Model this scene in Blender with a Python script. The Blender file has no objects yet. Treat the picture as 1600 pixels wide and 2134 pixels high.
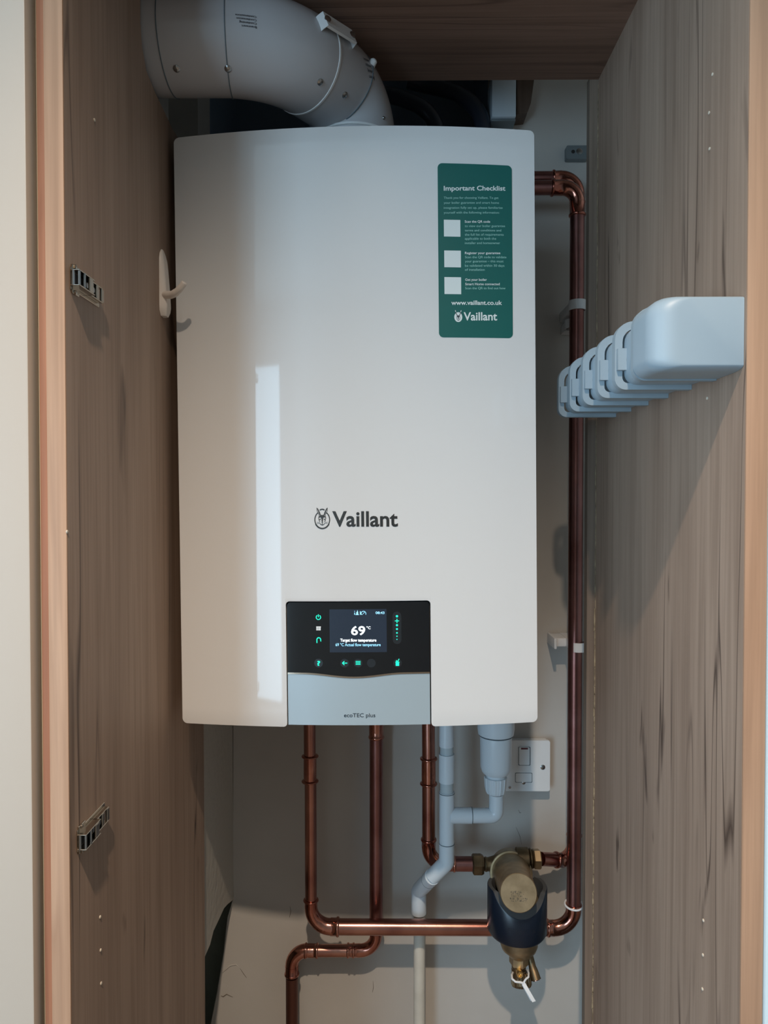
import bpy, bmesh, math, random
from mathutils import Vector, Matrix
from mathutils.bvhtree import BVHTree
random.seed(7)
S = bpy.context.scene
COL = S.collection
CH = 1.35                       # camera height; z values below are written relative to it
R = math.radians

# ------------------------------------------------------------------ camera
F = 1480.0
PITCH, YAW = R(1.1), R(0.58)
cd = bpy.data.cameras.new('camera'); cam = bpy.data.objects.new('camera', cd); COL.objects.link(cam)
cd.sensor_fit = 'VERTICAL'; cd.sensor_height = 36; cd.lens = 36 * F / 2134
cd.clip_start = 0.02
cam.location = (0, 0, CH); cam.rotation_euler = (R(90) - PITCH, 0, YAW)
S.camera = cam
CM = cam.rotation_euler.to_matrix()

def W(px, py, Y):
    """world point at depth Y that the photograph shows at pixel px, py"""
    d = CM @ Vector(((px - 800) / F, -(py - 1067) / F, -1))
    return Vector((0, 0, CH)) + d * (Y / d.y)
def ray(px, py):
    return (CM @ Vector(((px - 800) / F, -(py - 1067) / F, -1))).normalized()

# ------------------------------------------------------------------ world, lights, exposure
w = bpy.data.worlds.new('world'); S.world = w; w.use_nodes = True
w.node_tree.nodes['Background'].inputs[0].default_value = (0.75, 0.88, 1, 1)
w.node_tree.nodes['Background'].inputs[1].default_value = 1.0
S.view_settings.view_transform = 'Standard'; S.view_settings.look = 'None'
S.view_settings.exposure = 0.0; S.view_settings.gamma = 1.0
S.view_settings.use_curve_mapping = False
def area(name, loc, rot, sx, sy, power, col, spread=180):
    l = bpy.data.lights.new(name, 'AREA'); l.shape = 'RECTANGLE'; l.size = sx; l.size_y = sy
    l.energy = power; l.color = col; l.spread = R(spread)
    o = bpy.data.objects.new(name, l); COL.objects.link(o); o.location = loc; o.rotation_euler = rot
    return o
def spot(name, loc, power, col, r=0.03, ang=150, tgt=None):
    l = bpy.data.lights.new(name, 'SPOT'); l.energy = power; l.color = col; l.shadow_soft_size = r
    l.spot_size = R(ang); l.spot_blend = 0.9
    o = bpy.data.objects.new(name, l); COL.objects.link(o); o.location = loc
    if tgt: o.rotation_euler = (Vector(tgt) - Vector(loc)).to_track_quat('-Z', 'Y').to_euler()
    return o
WARM = (1.0, 0.80, 0.62); COOL = (0.50, 0.77, 1.0)
# daylight through the glazed patio door at the back left of the room
area('daylight_and_fill', (-1.85, -2.52, 1.115), (R(90), 0, 0), 1.08, 2.15, 56, COOL)
# cool fill added in the left wall to brighten the right board
area('daylight_and_fill', (-2.585, -1.15, 1.35), (R(90), 0, R(-90)), 1.7, 1.5, 38, COOL)
# ceiling downlight just above and behind the camera, then two added warm fill spots
DOWN = lambda x, y: (x, y, 0)
spot('downlight_and_fill', (-0.05, -0.33, CH + 1.21), 170, WARM, 0.022, 120, DOWN(-0.05, -0.32))
spot('downlight_and_fill', (0.95, -1.3, CH + 1.21), 12, WARM, 0.03, 110, DOWN(.95, -1.29))
spot('downlight_and_fill', (-1.15, -0.9, CH + 1.21), 30, WARM, 0.03, 110, DOWN(-1.15, -.89))

# ------------------------------------------------------------------ materials
def mat(name, col, rough=0.5, metal=0.0, coat=0.0, spec=0.5, bump=None, emit=None, var=None, coat_rough=0.05):
    m = bpy.data.materials.new(name); m.use_nodes = True
    nt = m.node_tree; b = nt.nodes['Principled BSDF']
    b.inputs['Base Color'].default_value = (*col, 1); b.inputs['Roughness'].default_value = rough
    b.inputs['Metallic'].default_value = metal; b.inputs['Coat Weight'].default_value = coat
    b.inputs['Coat Roughness'].default_value = coat_rough
    b.inputs['Specular IOR Level'].default_value = spec
    if emit:
        b.inputs['Emission Color'].default_value = (*emit[0], 1); b.inputs['Emission Strength'].default_value = emit[1]
    tc = nt.nodes.new('ShaderNodeTexCoord')
    if bump:
        n = nt.nodes.new('ShaderNodeTexNoise'); n.inputs['Scale'].default_value = bump[0]; n.inputs['Detail'].default_value = 3
        nt.links.new(tc.outputs['Object'], n.inputs['Vector'])
        bp = nt.nodes.new('ShaderNodeBump'); bp.inputs['Strength'].default_value = bump[1]; bp.inputs['Distance'].default_value = bump[2]
        nt.links.new(n.outputs['Fac'], bp.inputs['Height']); nt.links.new(bp.outputs['Normal'], b.inputs['Normal'])
    if var:
        n2 = nt.nodes.new('ShaderNodeTexNoise'); n2.inputs['Scale'].default_value = var[0]; n2.inputs['Detail'].default_value = 5
        nt.links.new(tc.outputs['Object'], n2.inputs['Vector'])
        r = nt.nodes.new('ShaderNodeValToRGB'); r.color_ramp.elements[0].position = 0.35; r.color_ramp.elements[1].position = 0.7
        r.color_ramp.elements[0].color = (*var[1], 1); r.color_ramp.elements[1].color = (*col, 1)
        nt.links.new(n2.outputs['Fac'], r.inputs['Fac']); nt.links.new(r.outputs['Color'], b.inputs['Base Color'])
    return m

def wood(name, light, mid, dark, axis='Z', rough=0.55, crack=1.0, off=0.0):
    """laminate oak: long fine grain, broad tonal bands, split lines and knots"""
    m = bpy.data.materials.new(name); m.use_nodes = True; nt = m.node_tree; N = nt.nodes; L = nt.links
    b = N['Principled BSDF']; b.inputs['Roughness'].default_value = rough; b.inputs['Specular IOR Level'].default_value = 0.35
    tc = N.new('ShaderNodeTexCoord')
    def mp(sc, loc=(0, 0, 0)):
        k = N.new('ShaderNodeMapping'); s = list(sc)
        if axis == 'X': s = [sc[2], sc[1], sc[0]]
        k.inputs['Scale'].default_value = s; k.inputs['Location'].default_value = [a + off for a in loc]
        L.new(tc.outputs['Object'], k.inputs['Vector']); return k
    def noise(sc, scale, detail=4, loc=(0, 0, 0), dist=0.0):
        n = N.new('ShaderNodeTexNoise'); n.inputs['Scale'].default_value = scale; n.inputs['Detail'].default_value = detail
        n.inputs['Distortion'].default_value = dist
        L.new(mp(sc, loc).outputs['Vector'], n.inputs['Vector']); return n
    def ramp(src, stops):
        r = N.new('ShaderNodeValToRGB'); e = r.color_ramp.elements
        e[0].position, e[0].color = stops[0][0], (*stops[0][1], 1); e[1].position, e[1].color = stops[-1][0], (*stops[-1][1], 1)
        for p, c in stops[1:-1]:
            k = e.new(p); k.color = (*c, 1)
        L.new(src, r.inputs['Fac']); return r
    def mix(a, c, f, mode='MIX'):
        x = N.new('ShaderNodeMix'); x.data_type = 'RGBA'; x.blend_type = mode
        if isinstance(f, float): x.inputs[0].default_value = f
        else: L.new(f, x.inputs[0])
        L.new(a, x.inputs[6])
        if isinstance(c, tuple): x.inputs[7].default_value = (*c, 1)
        else: L.new(c, x.inputs[7])
        return x.outputs[2]
    broad = noise((9, 9, 1.0), 1.0, 3, dist=0.6)
    base = ramp(broad.outputs['Fac'], [(0.30, mid), (0.72, light)]).outputs['Color']
    fine = noise((230, 230, 5), 1.0, 5)
    fr = ramp(fine.outputs['Fac'], [(0.36, (0.80, 0.79, 0.78)), (0.60, (1.04, 1.04, 1.04))]).outputs['Color']
    c = mix(base, fr, 0.5, 'MULTIPLY')
    med = noise((70, 70, 2.2), 1.0, 4, (3, 1, 2), 0.4)
    mr = ramp(med.outputs['Fac'], [(0.33, (0.74, 0.72, 0.70)), (0.52, (1, 1, 1))]).outputs['Color']
    c = mix(c, mr, 0.7, 'MULTIPLY')
    # long splits: thin level lines of a stretched noise, only here and there
    sp = noise((22, 22, 0.9), 1.0, 2, (7, 5, 1), 0.2)
    lr = ramp(sp.outputs['Fac'], [(0.485, (0, 0, 0)), (0.50, (1, 1, 1)), (0.515, (0, 0, 0))])
    gate = noise((6, 6, 1.6), 1.0, 2, (2, 8, 4))
    gr = ramp(gate.outputs['Fac'], [(0.52, (0, 0, 0)), (0.62, (crack * .85,) * 3)])
    mm = mix(lr.outputs['Color'], gr.outputs['Color'], 1.0, 'MULTIPLY')
    c = mix(c, dark, mm)
    # knots
    kn = noise((16, 16, 3.4), 1.0, 3, (1, 3, 9), 1.2)
    kr = ramp(kn.outputs['Fac'], [(0.665, (0, 0, 0)), (0.76, (0.8 * crack,) * 3)])
    c = mix(c, dark, kr.outputs['Color'])
    L.new(c, b.inputs['Base Color'])
    bp = N.new('ShaderNodeBump'); bp.inputs['Strength'].default_value = 0.25; bp.inputs['Distance'].default_value = 0.0004
    L.new(fine.outputs['Fac'], bp.inputs['Height']); L.new(bp.outputs['Normal'], b.inputs['Normal'])
    return m

def lin(r, g, b):
    f = lambda c: (c / 255 / 12.92) if c / 255 <= 0.04045 else ((c / 255 + 0.055) / 1.055) ** 2.4
    return (f(r), f(g), f(b))
M = {}
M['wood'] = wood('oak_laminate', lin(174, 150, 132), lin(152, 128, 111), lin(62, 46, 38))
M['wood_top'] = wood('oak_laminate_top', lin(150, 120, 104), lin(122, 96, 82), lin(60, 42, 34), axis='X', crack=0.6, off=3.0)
M['edge'] = wood('oak_edge_band', lin(192, 157, 130), lin(168, 131, 105), lin(130, 88, 64), crack=0.35, off=1.7)
M['edge_dark'] = wood('oak_edge_side', lin(176, 124, 96), lin(150, 100, 76), lin(110, 70, 52), crack=0.2, off=5.1)
M['batten'] = wood('dark_oak_batten', lin(134, 118, 104), lin(116, 100, 88), lin(70, 56, 48), off=9.0)
M['glue'] = mat('raw_chipboard', lin(176, 158, 128), 0.9, bump=(300, 0.8, 0.001), var=(120, lin(120, 104, 84)))
M['plaster'] = mat('plaster', lin(192, 188, 182), 0.85, bump=(55, 0.12, 0.002), var=(6, lin(184, 180, 174)))
M['plaster_side'] = mat('plaster_side', lin(190, 186, 176), 0.9, bump=(60, 0.5, 0.003))
M['void'] = mat('unpainted_void', lin(160, 166, 158), 0.95, bump=(30, 0.5, 0.004))
M['recess'] = mat('recess_shade', lin(112, 128, 146), 0.9)  # dark blue puts the unlit shade of the recess into the colour
M['white_wall'] = mat('painted_wall', lin(176, 170, 162), 0.8)
M['ceil'] = mat('white_ceiling', lin(235, 232, 226), 0.9)
M['floor'] = mat('floor_tile', lin(132, 118, 104), 0.5, var=(3, lin(118, 106, 94)))
M['unit'] = mat('white_unit_front', lin(190, 180, 168), 0.45)
M['unit_side'] = mat('unit_side', lin(190, 180, 160), 0.6)
M['unit_r'] = mat('pale_unit_edge', lin(214, 232, 238), 0.5)
M['boiler'] = mat('boiler_enamel', lin(224, 224, 223), 0.32, coat=0.8, coat_rough=0.04, bump=(200, 0.12, 0.0006))
M['boiler_side'] = mat('boiler_side_metal', lin(205, 207, 208), 0.45)
M['black_glass'] = mat('black_glass', lin(9, 14, 20), 0.08, coat=0.6, spec=0.5)
M['touch'] = mat('touch_spot', lin(34, 38, 42), 0.35)
M['silver'] = mat('silver_flap', lin(176, 192, 200), 0.38, metal=0.25)
M['flap_edge'] = mat('polished_trim', lin(205, 185, 165), 0.15, metal=1.0)
M['chrome'] = mat('badge_chrome', lin(128, 126, 126), 0.12, metal=1.0)
M['screen'] = mat('lit_screen', lin(20, 26, 34), 0.2, emit=(lin(34, 44, 58), 0.9))
M['lit_white'] = mat('lit_white', (0.9, 0.95, 1), 0.5, emit=((0.86, 0.96, 1), 1.1))
M['lit_blue'] = mat('lit_pale_blue', lin(150, 215, 240), 0.5, emit=(lin(140, 205, 238), 0.9))
M['lit_green'] = mat('lit_turquoise', lin(20, 220, 180), 0.5, emit=(lin(28, 228, 190), 0.95))
M['lit_grey'] = mat('lit_soft_white', lin(200, 205, 205), 0.5, emit=(lin(170, 176, 178), 0.7))
M['ink'] = mat('dark_ink', lin(40, 52, 62), 0.6)
M['green'] = mat('green_sticker', lin(10, 96, 90), 0.45)
M['print_white'] = mat('white_print', lin(226, 234, 232), 0.55)
M['pale_print'] = mat('pale_green_print', lin(150, 204, 194), 0.55)
M['copper'] = mat('copper', lin(192, 140, 124), 0.25, metal=1.0, bump=(70, 0.08, 0.0008), var=(16, lin(156, 106, 96)))
M['copper_dull'] = mat('dull_copper', lin(162, 118, 114), 0.32, metal=1.0, bump=(60, 0.1, 0.0008), var=(14, lin(134, 90, 84)))
M['copper_fit'] = mat('copper_fitting', lin(202, 146, 128), 0.16, metal=1.0, bump=(90, 0.25, 0.0012), var=(30, lin(162, 100, 86)))
M['brown_pipe'] = mat('tarnished_pipe', lin(92, 58, 48), 0.38, metal=0.6)
M['pvc'] = mat('white_pvc', lin(206, 219, 228), 0.3)
M['pvc_band'] = mat('clear_grey_pvc', lin(178, 194, 202), 0.22)
M['pvc_line'] = mat('joint_shadow_line', lin(92, 108, 118), 0.6)
M['cream'] = mat('cream_pvc', lin(218, 214, 202), 0.45, var=(25, lin(204, 200, 188)))
M['brass'] = mat('brushed_brass', lin(180, 158, 126), 0.42, metal=0.85, var=(60, lin(158, 138, 108)))
M['brass_dark'] = mat('aged_brass', lin(142, 120, 92), 0.42, metal=0.9, var=(50, lin(104, 90, 68)))
M['gold'] = mat('bright_brass', lin(246, 206, 140), 0.2, metal=1.0)
M['navy'] = mat('navy_plastic', lin(12, 26, 42), 0.30)
M['navy_rim'] = mat('charcoal_rubber', lin(62, 64, 66), 0.7)
M['tie'] = mat('white_nylon', lin(232, 234, 236), 0.4)
M['flue'] = mat('flue_white', lin(186, 187, 190), 0.22, bump=(30, 0.06, 0.001))
M['flue_seam'] = mat('flue_gasket', lin(222, 224, 224), 0.4)
M['steel'] = mat('steel_screw', lin(170, 172, 172), 0.25, metal=1.0)
M['nickel'] = mat('nickel_hinge', lin(180, 172, 160), 0.22, metal=1.0)
M['dark'] = mat('dark_cavity', lin(30, 28, 28), 0.8)
M['hook'] = mat('ivory_plastic', lin(226, 216, 206), 0.4)
M['rack'] = mat('pale_blue_plastic', lin(158, 176, 188), 0.42)
M['rack_side'] = mat('pale_blue_plastic_strap', lin(152, 168, 178), 0.5)
M['switch'] = mat('switch_white', lin(226, 230, 232), 0.3)
M['red'] = mat('red_mark', lin(96, 32, 44), 0.5)
M['hose'] = mat('black_hose', lin(40, 45, 56), 0.28)
M['timber'] = wood('rough_timber', lin(110, 92, 80), lin(92, 76, 66), lin(50, 40, 34))
M['bracket'] = mat('zinc_bracket', lin(132, 142, 146), 0.45, metal=0.6)
M['frame_white'] = mat('window_frame_white', lin(235, 236, 238), 0.4)
M['speck'] = mat('pale_plug', lin(206, 196, 180), 0.5)
g = bpy.data.materials.new('pane_glass'); g.use_nodes = True
gb = g.node_tree.nodes['Principled BSDF']; gb.inputs['Transmission Weight'].default_value = 1; gb.inputs['Roughness'].default_value = 0; gb.inputs['IOR'].default_value = 1.1
M['glass'] = g

# ------------------------------------------------------------------ mesh helpers
def bm2obj(name, bm, m, parent=None, smooth=35, recalc=True):
    if recalc: bmesh.ops.recalc_face_normals(bm, faces=bm.faces)
    me = bpy.data.meshes.new(name); bm.to_mesh(me); bm.free()
    me.materials.append(M[m] if isinstance(m, str) else m)
    if smooth:
        for p in me.polygons: p.use_smooth = True
        me.set_sharp_from_angle(angle=R(smooth))
    o = bpy.data.objects.new(name, me); COL.objects.link(o)
    if parent: o.parent = parent
    return o
def thing(name, label, cat, loc, group=None, rot=(0, 0, 0)):
    o = bpy.data.objects.new(name, None); COL.objects.link(o); o.location = loc; o.rotation_euler = rot
    o.empty_display_size = 0.05
    o['label'] = label; o['category'] = cat
    if group: o['group'] = group
    bpy.context.view_layer.update()
    return o
def tag(o, label, cat, group=None):
    o['label'] = label; o['category'] = cat
    if group: o['group'] = group
    return o
def struct(o):
    o['kind'] = 'structure'; return o
def inv(parent, pts):
    """world points into the parent's own frame"""
    if parent is None: return [Vector(p) for p in pts]
    m = parent.matrix_world.inverted()
    return [m @ Vector(p) for p in pts]
def box(bm, a, b, bev=0.0, seg=2):
    c = [(x, y, z) for x in (a[0], b[0]) for y in (a[1], b[1]) for z in (a[2], b[2])]
    v = [bm.verts.new(p) for p in c]
    fs = [(0, 1, 3, 2), (4, 6, 7, 5), (0, 4, 5, 1), (2, 3, 7, 6), (0, 2, 6, 4), (1, 5, 7, 3)]
    F_ = [bm.faces.new([v[i] for i in f]) for f in fs]
    if bev:
        es = {e for f in F_ for e in f.edges}
        bmesh.ops.bevel(bm, geom=list(es), offset=bev, segments=seg, affect='EDGES', profile=0.5, clamp_overlap=True)
def boxo(name, a, b, m, parent=None, bev=0.0, world=True, seg=2):
    """a box with world-aligned corners; parents here are only translated"""
    bm = bmesh.new()
    off = parent.location if (parent and world) else Vector((0, 0, 0))
    a = Vector(a) - off; b = Vector(b) - off
    lo = Vector([min(a[i], b[i]) for i in range(3)]); hi = Vector([max(a[i], b[i]) for i in range(3)])
    if parent is None:
        c = (lo + hi) / 2; c.z = lo.z
        box(bm, lo - c, hi - c, bev, seg); o = bm2obj(name, bm, m); o.location = c; return o
    box(bm, lo, hi, bev, seg)
    return bm2obj(name, bm, m, parent)
def tube(bm, pts, r, seg=24, cap=True):
    pts = [Vector(p) for p in pts]; n = len(pts)
    rs = [r] * n if not isinstance(r, (list, tuple)) else list(r)
    T = []
    for i in range(n):
        a = pts[max(i - 1, 0)]; b = pts[min(i + 1, n - 1)]
        d1 = (pts[i] - a); d2 = (b - pts[i])
        d = (d1.normalized() if d1.length > 1e-9 else Vector()) + (d2.normalized() if d2.length > 1e-9 else Vector())
        T.append(d.normalized() if d.length > 1e-9 else Vector((0, 0, 1)))
    u = T[0].orthogonal().normalized(); rings = []
    for i in range(n):
        u = (u - T[i] * u.dot(T[i])).normalized(); v = T[i].cross(u)
        rings.append([bm.verts.new(pts[i] + (u * math.cos(2 * math.pi * k / seg) + v * math.sin(2 * math.pi * k / seg)) * rs[i]) for k in range(seg)])
    for i in range(n - 1):
        for k in range(seg):
            bm.faces.new([rings[i][k], rings[i][(k + 1) % seg], rings[i + 1][(k + 1) % seg], rings[i + 1][k]])
    if cap:
        bm.faces.new(rings[0]); bm.faces.new(rings[-1][::-1])
def tubeo(name, pts, r, m, parent=None, seg=24, cap=True, smooth=35, world=True):
    if parent is not None and world: pts = inv(parent, pts)
    if parent is None:
        c = Vector(pts[0]); bm = bmesh.new(); tube(bm, [Vector(p) - c for p in pts], r, seg, cap)
        o = bm2obj(name, bm, m, None, smooth); o.location = c; return o
    bm = bmesh.new(); tube(bm, pts, r, seg, cap)
    return bm2obj(name, bm, m, parent, smooth)
def fillet(P, rad, n=8):
    """polyline with rounded corners"""
    P = [Vector(p) for p in P]; out = [P[0]]
    for i in range(1, len(P) - 1):
        r = rad[i - 1] if isinstance(rad, (list, tuple)) else rad
        a = (P[i - 1] - P[i]).normalized(); b = (P[i + 1] - P[i]).normalized()
        ang = a.angle(b); t = min(r / math.tan(ang / 2), (P[i - 1] - P[i]).length * .49 if i > 1 else 1e9)
        s = P[i] + a * t; e = P[i] + b * t
        c = P[i] + (a + b).normalized() * (Vector((t, r * 0 + t * math.tan(ang / 2), 0)).length)
        rr = (s - c).length
        v0 = (s - c).normalized(); v1 = (e - c).normalized(); th = v0.angle(v1)
        for k in range(n + 1):
            f = k / n
            out.append(c + (v0 * math.sin((1 - f) * th) + v1 * math.sin(f * th)) / math.sin(th) * rr)
    out.append(P[-1]); return out
def lathe(bm, origin, axis, prof, seg=32, closed_top=True, closed_bot=True, mod=None):
    """prof: list of (distance along axis, radius)"""
    o = Vector(origin); ax = Vector(axis).normalized(); u = ax.orthogonal().normalized(); v = ax.cross(u); rings = []
    for t, r in prof:
        ring = []
        for k in range(seg):
            a = 2 * math.pi * k / seg; rr = max(r, 1e-5) * (mod(a, t) if mod else 1)
            ring.append(bm.verts.new(o + ax * t + (u * math.cos(a) + v * math.sin(a)) * rr))
        rings.append(ring)
    for i in range(len(rings) - 1):
        for k in range(seg):
            bm.faces.new([rings[i][k], rings[i][(k + 1) % seg], rings[i + 1][(k + 1) % seg], rings[i + 1][k]])
    if closed_bot: bm.faces.new(rings[0])
    if closed_top: bm.faces.new(rings[-1][::-1])
def latheo(name, origin, axis, prof, m, parent=None, seg=32, smooth=35, mod=None):
    if parent is not None:
        mi = parent.matrix_world.inverted(); origin = mi @ Vector(origin); axis = mi.to_3x3() @ Vector(axis); 
        bm = bmesh.new(); lathe(bm, origin, axis, prof, seg, mod=mod); return bm2obj(name, bm, m, parent, smooth)
    bm = bmesh.new(); lathe(bm, (0, 0, 0), axis, prof, seg, mod=mod); o = bm2obj(name, bm, m, None, smooth); o.location = origin; return o
def rrect(x0, x1, z0, z1, r, n=6):
    """r: radii for (x0,z0),(x1,z0),(x1,z1),(x0,z1)"""
    if not isinstance(r, (list, tuple)): r = [r] * 4
    cs = [(x0, z0, 180), (x1, z0, 270), (x1, z1, 0), (x0, z1, 90)]; out = []
    for (cx, cz, a0), rr in zip(cs, r):
        if rr <= 1e-6: out.append((cx, cz)); continue
        ox = cx + (rr if cx == x0 else -rr); oz = cz + (rr if cz == z0 else -rr)
        for k in range(n + 1):
            a = R(a0 + 90 * k / n); out.append((ox + math.cos(a) * rr, oz + math.sin(a) * rr))
    return out
def prism(bm, outline, f, d):
    """outline of 2-D points, f maps (a,b,t) to 3-D, extruded t = 0..d"""
    lo = [bm.verts.new(f(a, b, 0)) for a, b in outline]; hi = [bm.verts.new(f(a, b, d)) for a, b in outline]
    n = len(outline)
    f1 = bm.faces.new(lo); f2 = bm.faces.new(hi[::-1])
    for k in range(n): bm.faces.new([lo[k], lo[(k + 1) % n], hi[(k + 1) % n], hi[k]])
    return f1, f2
def bevel_caps(bm, off, seg=2, ang=60, keep=None):
    es = [e for e in bm.edges if len(e.link_faces) == 2 and e.calc_face_angle(0) > R(ang) and (keep is None or keep(e))]
    bmesh.ops.bevel(bm, geom=es, offset=off, segments=seg, affect='EDGES', profile=0.5, clamp_overlap=True)
def text_mesh(s, bold=0.0, align='LEFT', spacing=1.0):
    c = bpy.data.curves.new('t', 'FONT'); c.body = s; c.offset = bold; c.align_x = align; c.space_character = spacing
    c.resolution_u = 3
    o = bpy.data.objects.new('t', c); COL.objects.link(o)
    dg = bpy.context.evaluated_depsgraph_get(); me = bpy.data.meshes.new_from_object(o.evaluated_get(dg))
    bpy.data.objects.remove(o); bpy.data.curves.remove(c)
    return me
def text_bm(bm, s, mapf, x0, x1, base, cap, bold=0.0, n_sub=True):
    """lay text s from x0 to x1 with baseline base and cap height cap; mapf(a,b)->3-D"""
    me = text_mesh(s, bold)
    xs = [v.co.x for v in me.vertices]; lo, hi = min(xs), max(xs)
    k = (x1 - x0) / (hi - lo); capk = cap / 0.70
    tm = bmesh.new(); tm.from_mesh(me); bpy.data.meshes.remove(me)
    vm = {}
    for v in tm.verts:
        vm[v] = bm.verts.new(mapf(x0 + (v.co.x - lo) * k, base + v.co.y * capk))
    for f in tm.faces:
        try: bm.faces.new([vm[v] for v in f.verts])
        except ValueError: pass
    tm.free()

# ================================================================== THE SETTING
ZB = -CH
def Z(z): return z + CH
YB = 1.35
# floor and ceiling of the room
def sbox(name, a, b, m, bev=0):
    return struct(boxo(name, a, b, m, None, bev))
sbox('floor', (-2.6, -2.75, -0.05), (2.15, 1.75, 0), 'floor')
sbox('ceiling', (-2.6, -2.75, 2.60), (2.15, 1.75, 2.66), 'ceil')
sbox('wall_right', (2.05, -2.75, 0), (2.15, 1.75, 2.60), 'white_wall')
bm = bmesh.new()
for a, b in (((-2.7, -2.75, 0), (-2.6, -2.05, 2.6)), ((-2.7, -.25, 0), (-2.6, 1.75, 2.6)), ((-2.7, -2.05, 0), (-2.6, -.25, .55)), ((-2.7, -2.05, 2.15), (-2.6, -.25, 2.6))): box(bm, a, b)
struct(bm2obj('wall_left', bm, 'white_wall'))
bm = bmesh.new()
for a, b in (((-2.69, -2.05, .55), (-2.63, -2.01, 2.15)), ((-2.69, -.29, .55), (-2.63, -.25, 2.15)), ((-2.69, -2.01, .55), (-2.63, -.29, .59)), ((-2.69, -2.01, 2.11), (-2.63, -.29, 2.15))): box(bm, a, b, .003)
wn = struct(bm2obj('added_window', bm, 'frame_white'))  # unseen window frame, added around the cool fill light
bm = bmesh.new(); box(bm, (-2.665, -2.01, .59), (-2.655, -.29, 2.11)); bm2obj('pane_glass', bm, 'glass', wn)
# wall behind the camera with the glazed door opening
bm = bmesh.new()
for a, b in (((-2.6, -2.75, 0), (-2.45, -2.6, 2.6)), ((-1.25, -2.75, 0), (2.05, -2.6, 2.6)), ((-2.45, -2.75, 2.26), (-1.25, -2.6, 2.6))):
    box(bm, a, b)
struct(bm2obj('wall_front', bm, 'white_wall'))
bm = bmesh.new()
for a, b in (((-2.45, -2.72, 0), (-2.39, -2.64, 2.26)), ((-1.31, -2.72, 0), (-1.25, -2.64, 2.26)), ((-2.39, -2.72, 2.19), (-1.31, -2.64, 2.26)), ((-2.39, -2.72, 0), (-1.31, -2.64, 0.08))):
    box(bm, a, b, 0.004)
dr = struct(bm2obj('door_1', bm, 'frame_white'))
bm = bmesh.new(); box(bm, (-2.39, -2.685, 0.08), (-1.31, -2.675, 2.19)); bm2obj('door_glass', bm, 'glass', dr)

# plastered back wall of the boiler niche: irregular lower left edge, opening above the boiler
def wp(px, py, Y=YB): 
    p = W(px, py, Y); return (p.x, p.z)
XL = W(485, 1510, YB).x
zr0, zr1 = Z(0.50), Z(1.15)
xr0, xr1 = W(412, 230, YB).x, W(1030, 200, YB).x
out = [wp(486, 1300), wp(486, 1700), wp(484, 1800), wp(487, 1868), wp(474, 1912), wp(466, 1985), wp(452, 2070), wp(436, 2150), (-0.42, 0), (1.0, 0), (1.0, 2.6), (xr1, 2.6), (xr1, zr0), (xr0, zr0), (xr0, 2.6), (-0.42, 2.6), (-0.42, zr0 - 0.12), (XL, zr0 - 0.12)]
bm = bmesh.new(); c0 = Vector((0, YB, 0))
prism(bm, out, lambda a, b, t: Vector((a, t, b)), 0.09)
o = bm2obj('wall_back', bm, 'plaster', smooth=0); o.location = c0; struct(o)
wall_back = o
bpy.context.view_layer.update()
def crack(P, r, m):
    tubeo('paint_crack', [W(x, y, YB - .0002) for x, y in P], r, m, wall_back, 6)
M['crack'] = mat('crack_shadow', lin(110, 100, 88), 0.9)
crack([(461, 2030), (466, 2024), (480, 2012), (492, 2010), (497, 2016)], [.0003, .0010, .0012, .0010, .0004], 'plaster')
crack([(460, 2075), (465, 2077), (472, 2072), (485, 2078)], [.0003, .0010, .0008, .0003], 'crack')
crack([(484, 1835), (486, 1850), (483, 1868), (481, 1878)], .0005, 'crack')
crack([(500, 2018), (508, 2030), (514, 2038)], [.0002, .0005, .0002], 'crack')
crack([(777, 2044), (778, 2058), (776, 2068)], [.0002, .0005, .0003], 'crack')
crack([(604, 1889), (606, 1899), (603, 1912)], [.0003, .0006, .0003], 'crack')
crack([(1075, 1724), (1083, 1742), (1087, 1760)], [.0002, .0004, .0002], 'crack')
crack([(1080, 1688), (1083, 1694), (1086, 1693)], [.0002, .0005, .0002], 'crack')
# the plastered reveal at the left, broken off at the bottom
def sp(px, py):
    # a point of the reveal plane X = XL
    d = ray(px, py); t = (XL - 0.004) / d.x; q = Vector((0, 0, CH)) + d * t
    return (q.y, q.z)
o2 = [(1.125, Z(0.36)), (1.125, sp(425, 1985)[1]), sp(433, 1968), sp(440, 1940), sp(452, 1915), sp(462, 1893), sp(470, 1884), (YB, sp(484, 1870)[1]), (YB, Z(0.36))]
bm = bmesh.new(); prism(bm, o2, lambda a, b, t: Vector((-t, a, b)), 0.03)
o = bm2obj('wall_niche', bm, 'plaster_side', smooth=0); o.location = (XL, 0, 0); struct(o)
# the rough void behind both broken edges
bm = bmesh.new(); box(bm, (-0.42, YB + 0.10, 0), (-0.20, YB + 0.14, 1.9)); box(bm, (-0.46, 0.70, 0), (-0.42, YB + 0.14, Z(.40)))
o = struct(bm2obj('wall_void', bm, 'void', smooth=0))
bm = bmesh.new()
for a, b in (((-0.46, 0.70, Z(.40)), (-0.42, YB, Z(.505))), ((-0.46, 1.0, Z(.505)), (-0.42, YB, 2.6)), ((-0.46, 0.70, Z(.66)), (-0.42, 1.0, 2.6)), ((-0.46, 0.70, Z(.505)), (-0.42, .83, Z(.66)))): box(bm, a, b)
struct(bm2obj('wall_side', bm, 'plaster', smooth=0))
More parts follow.
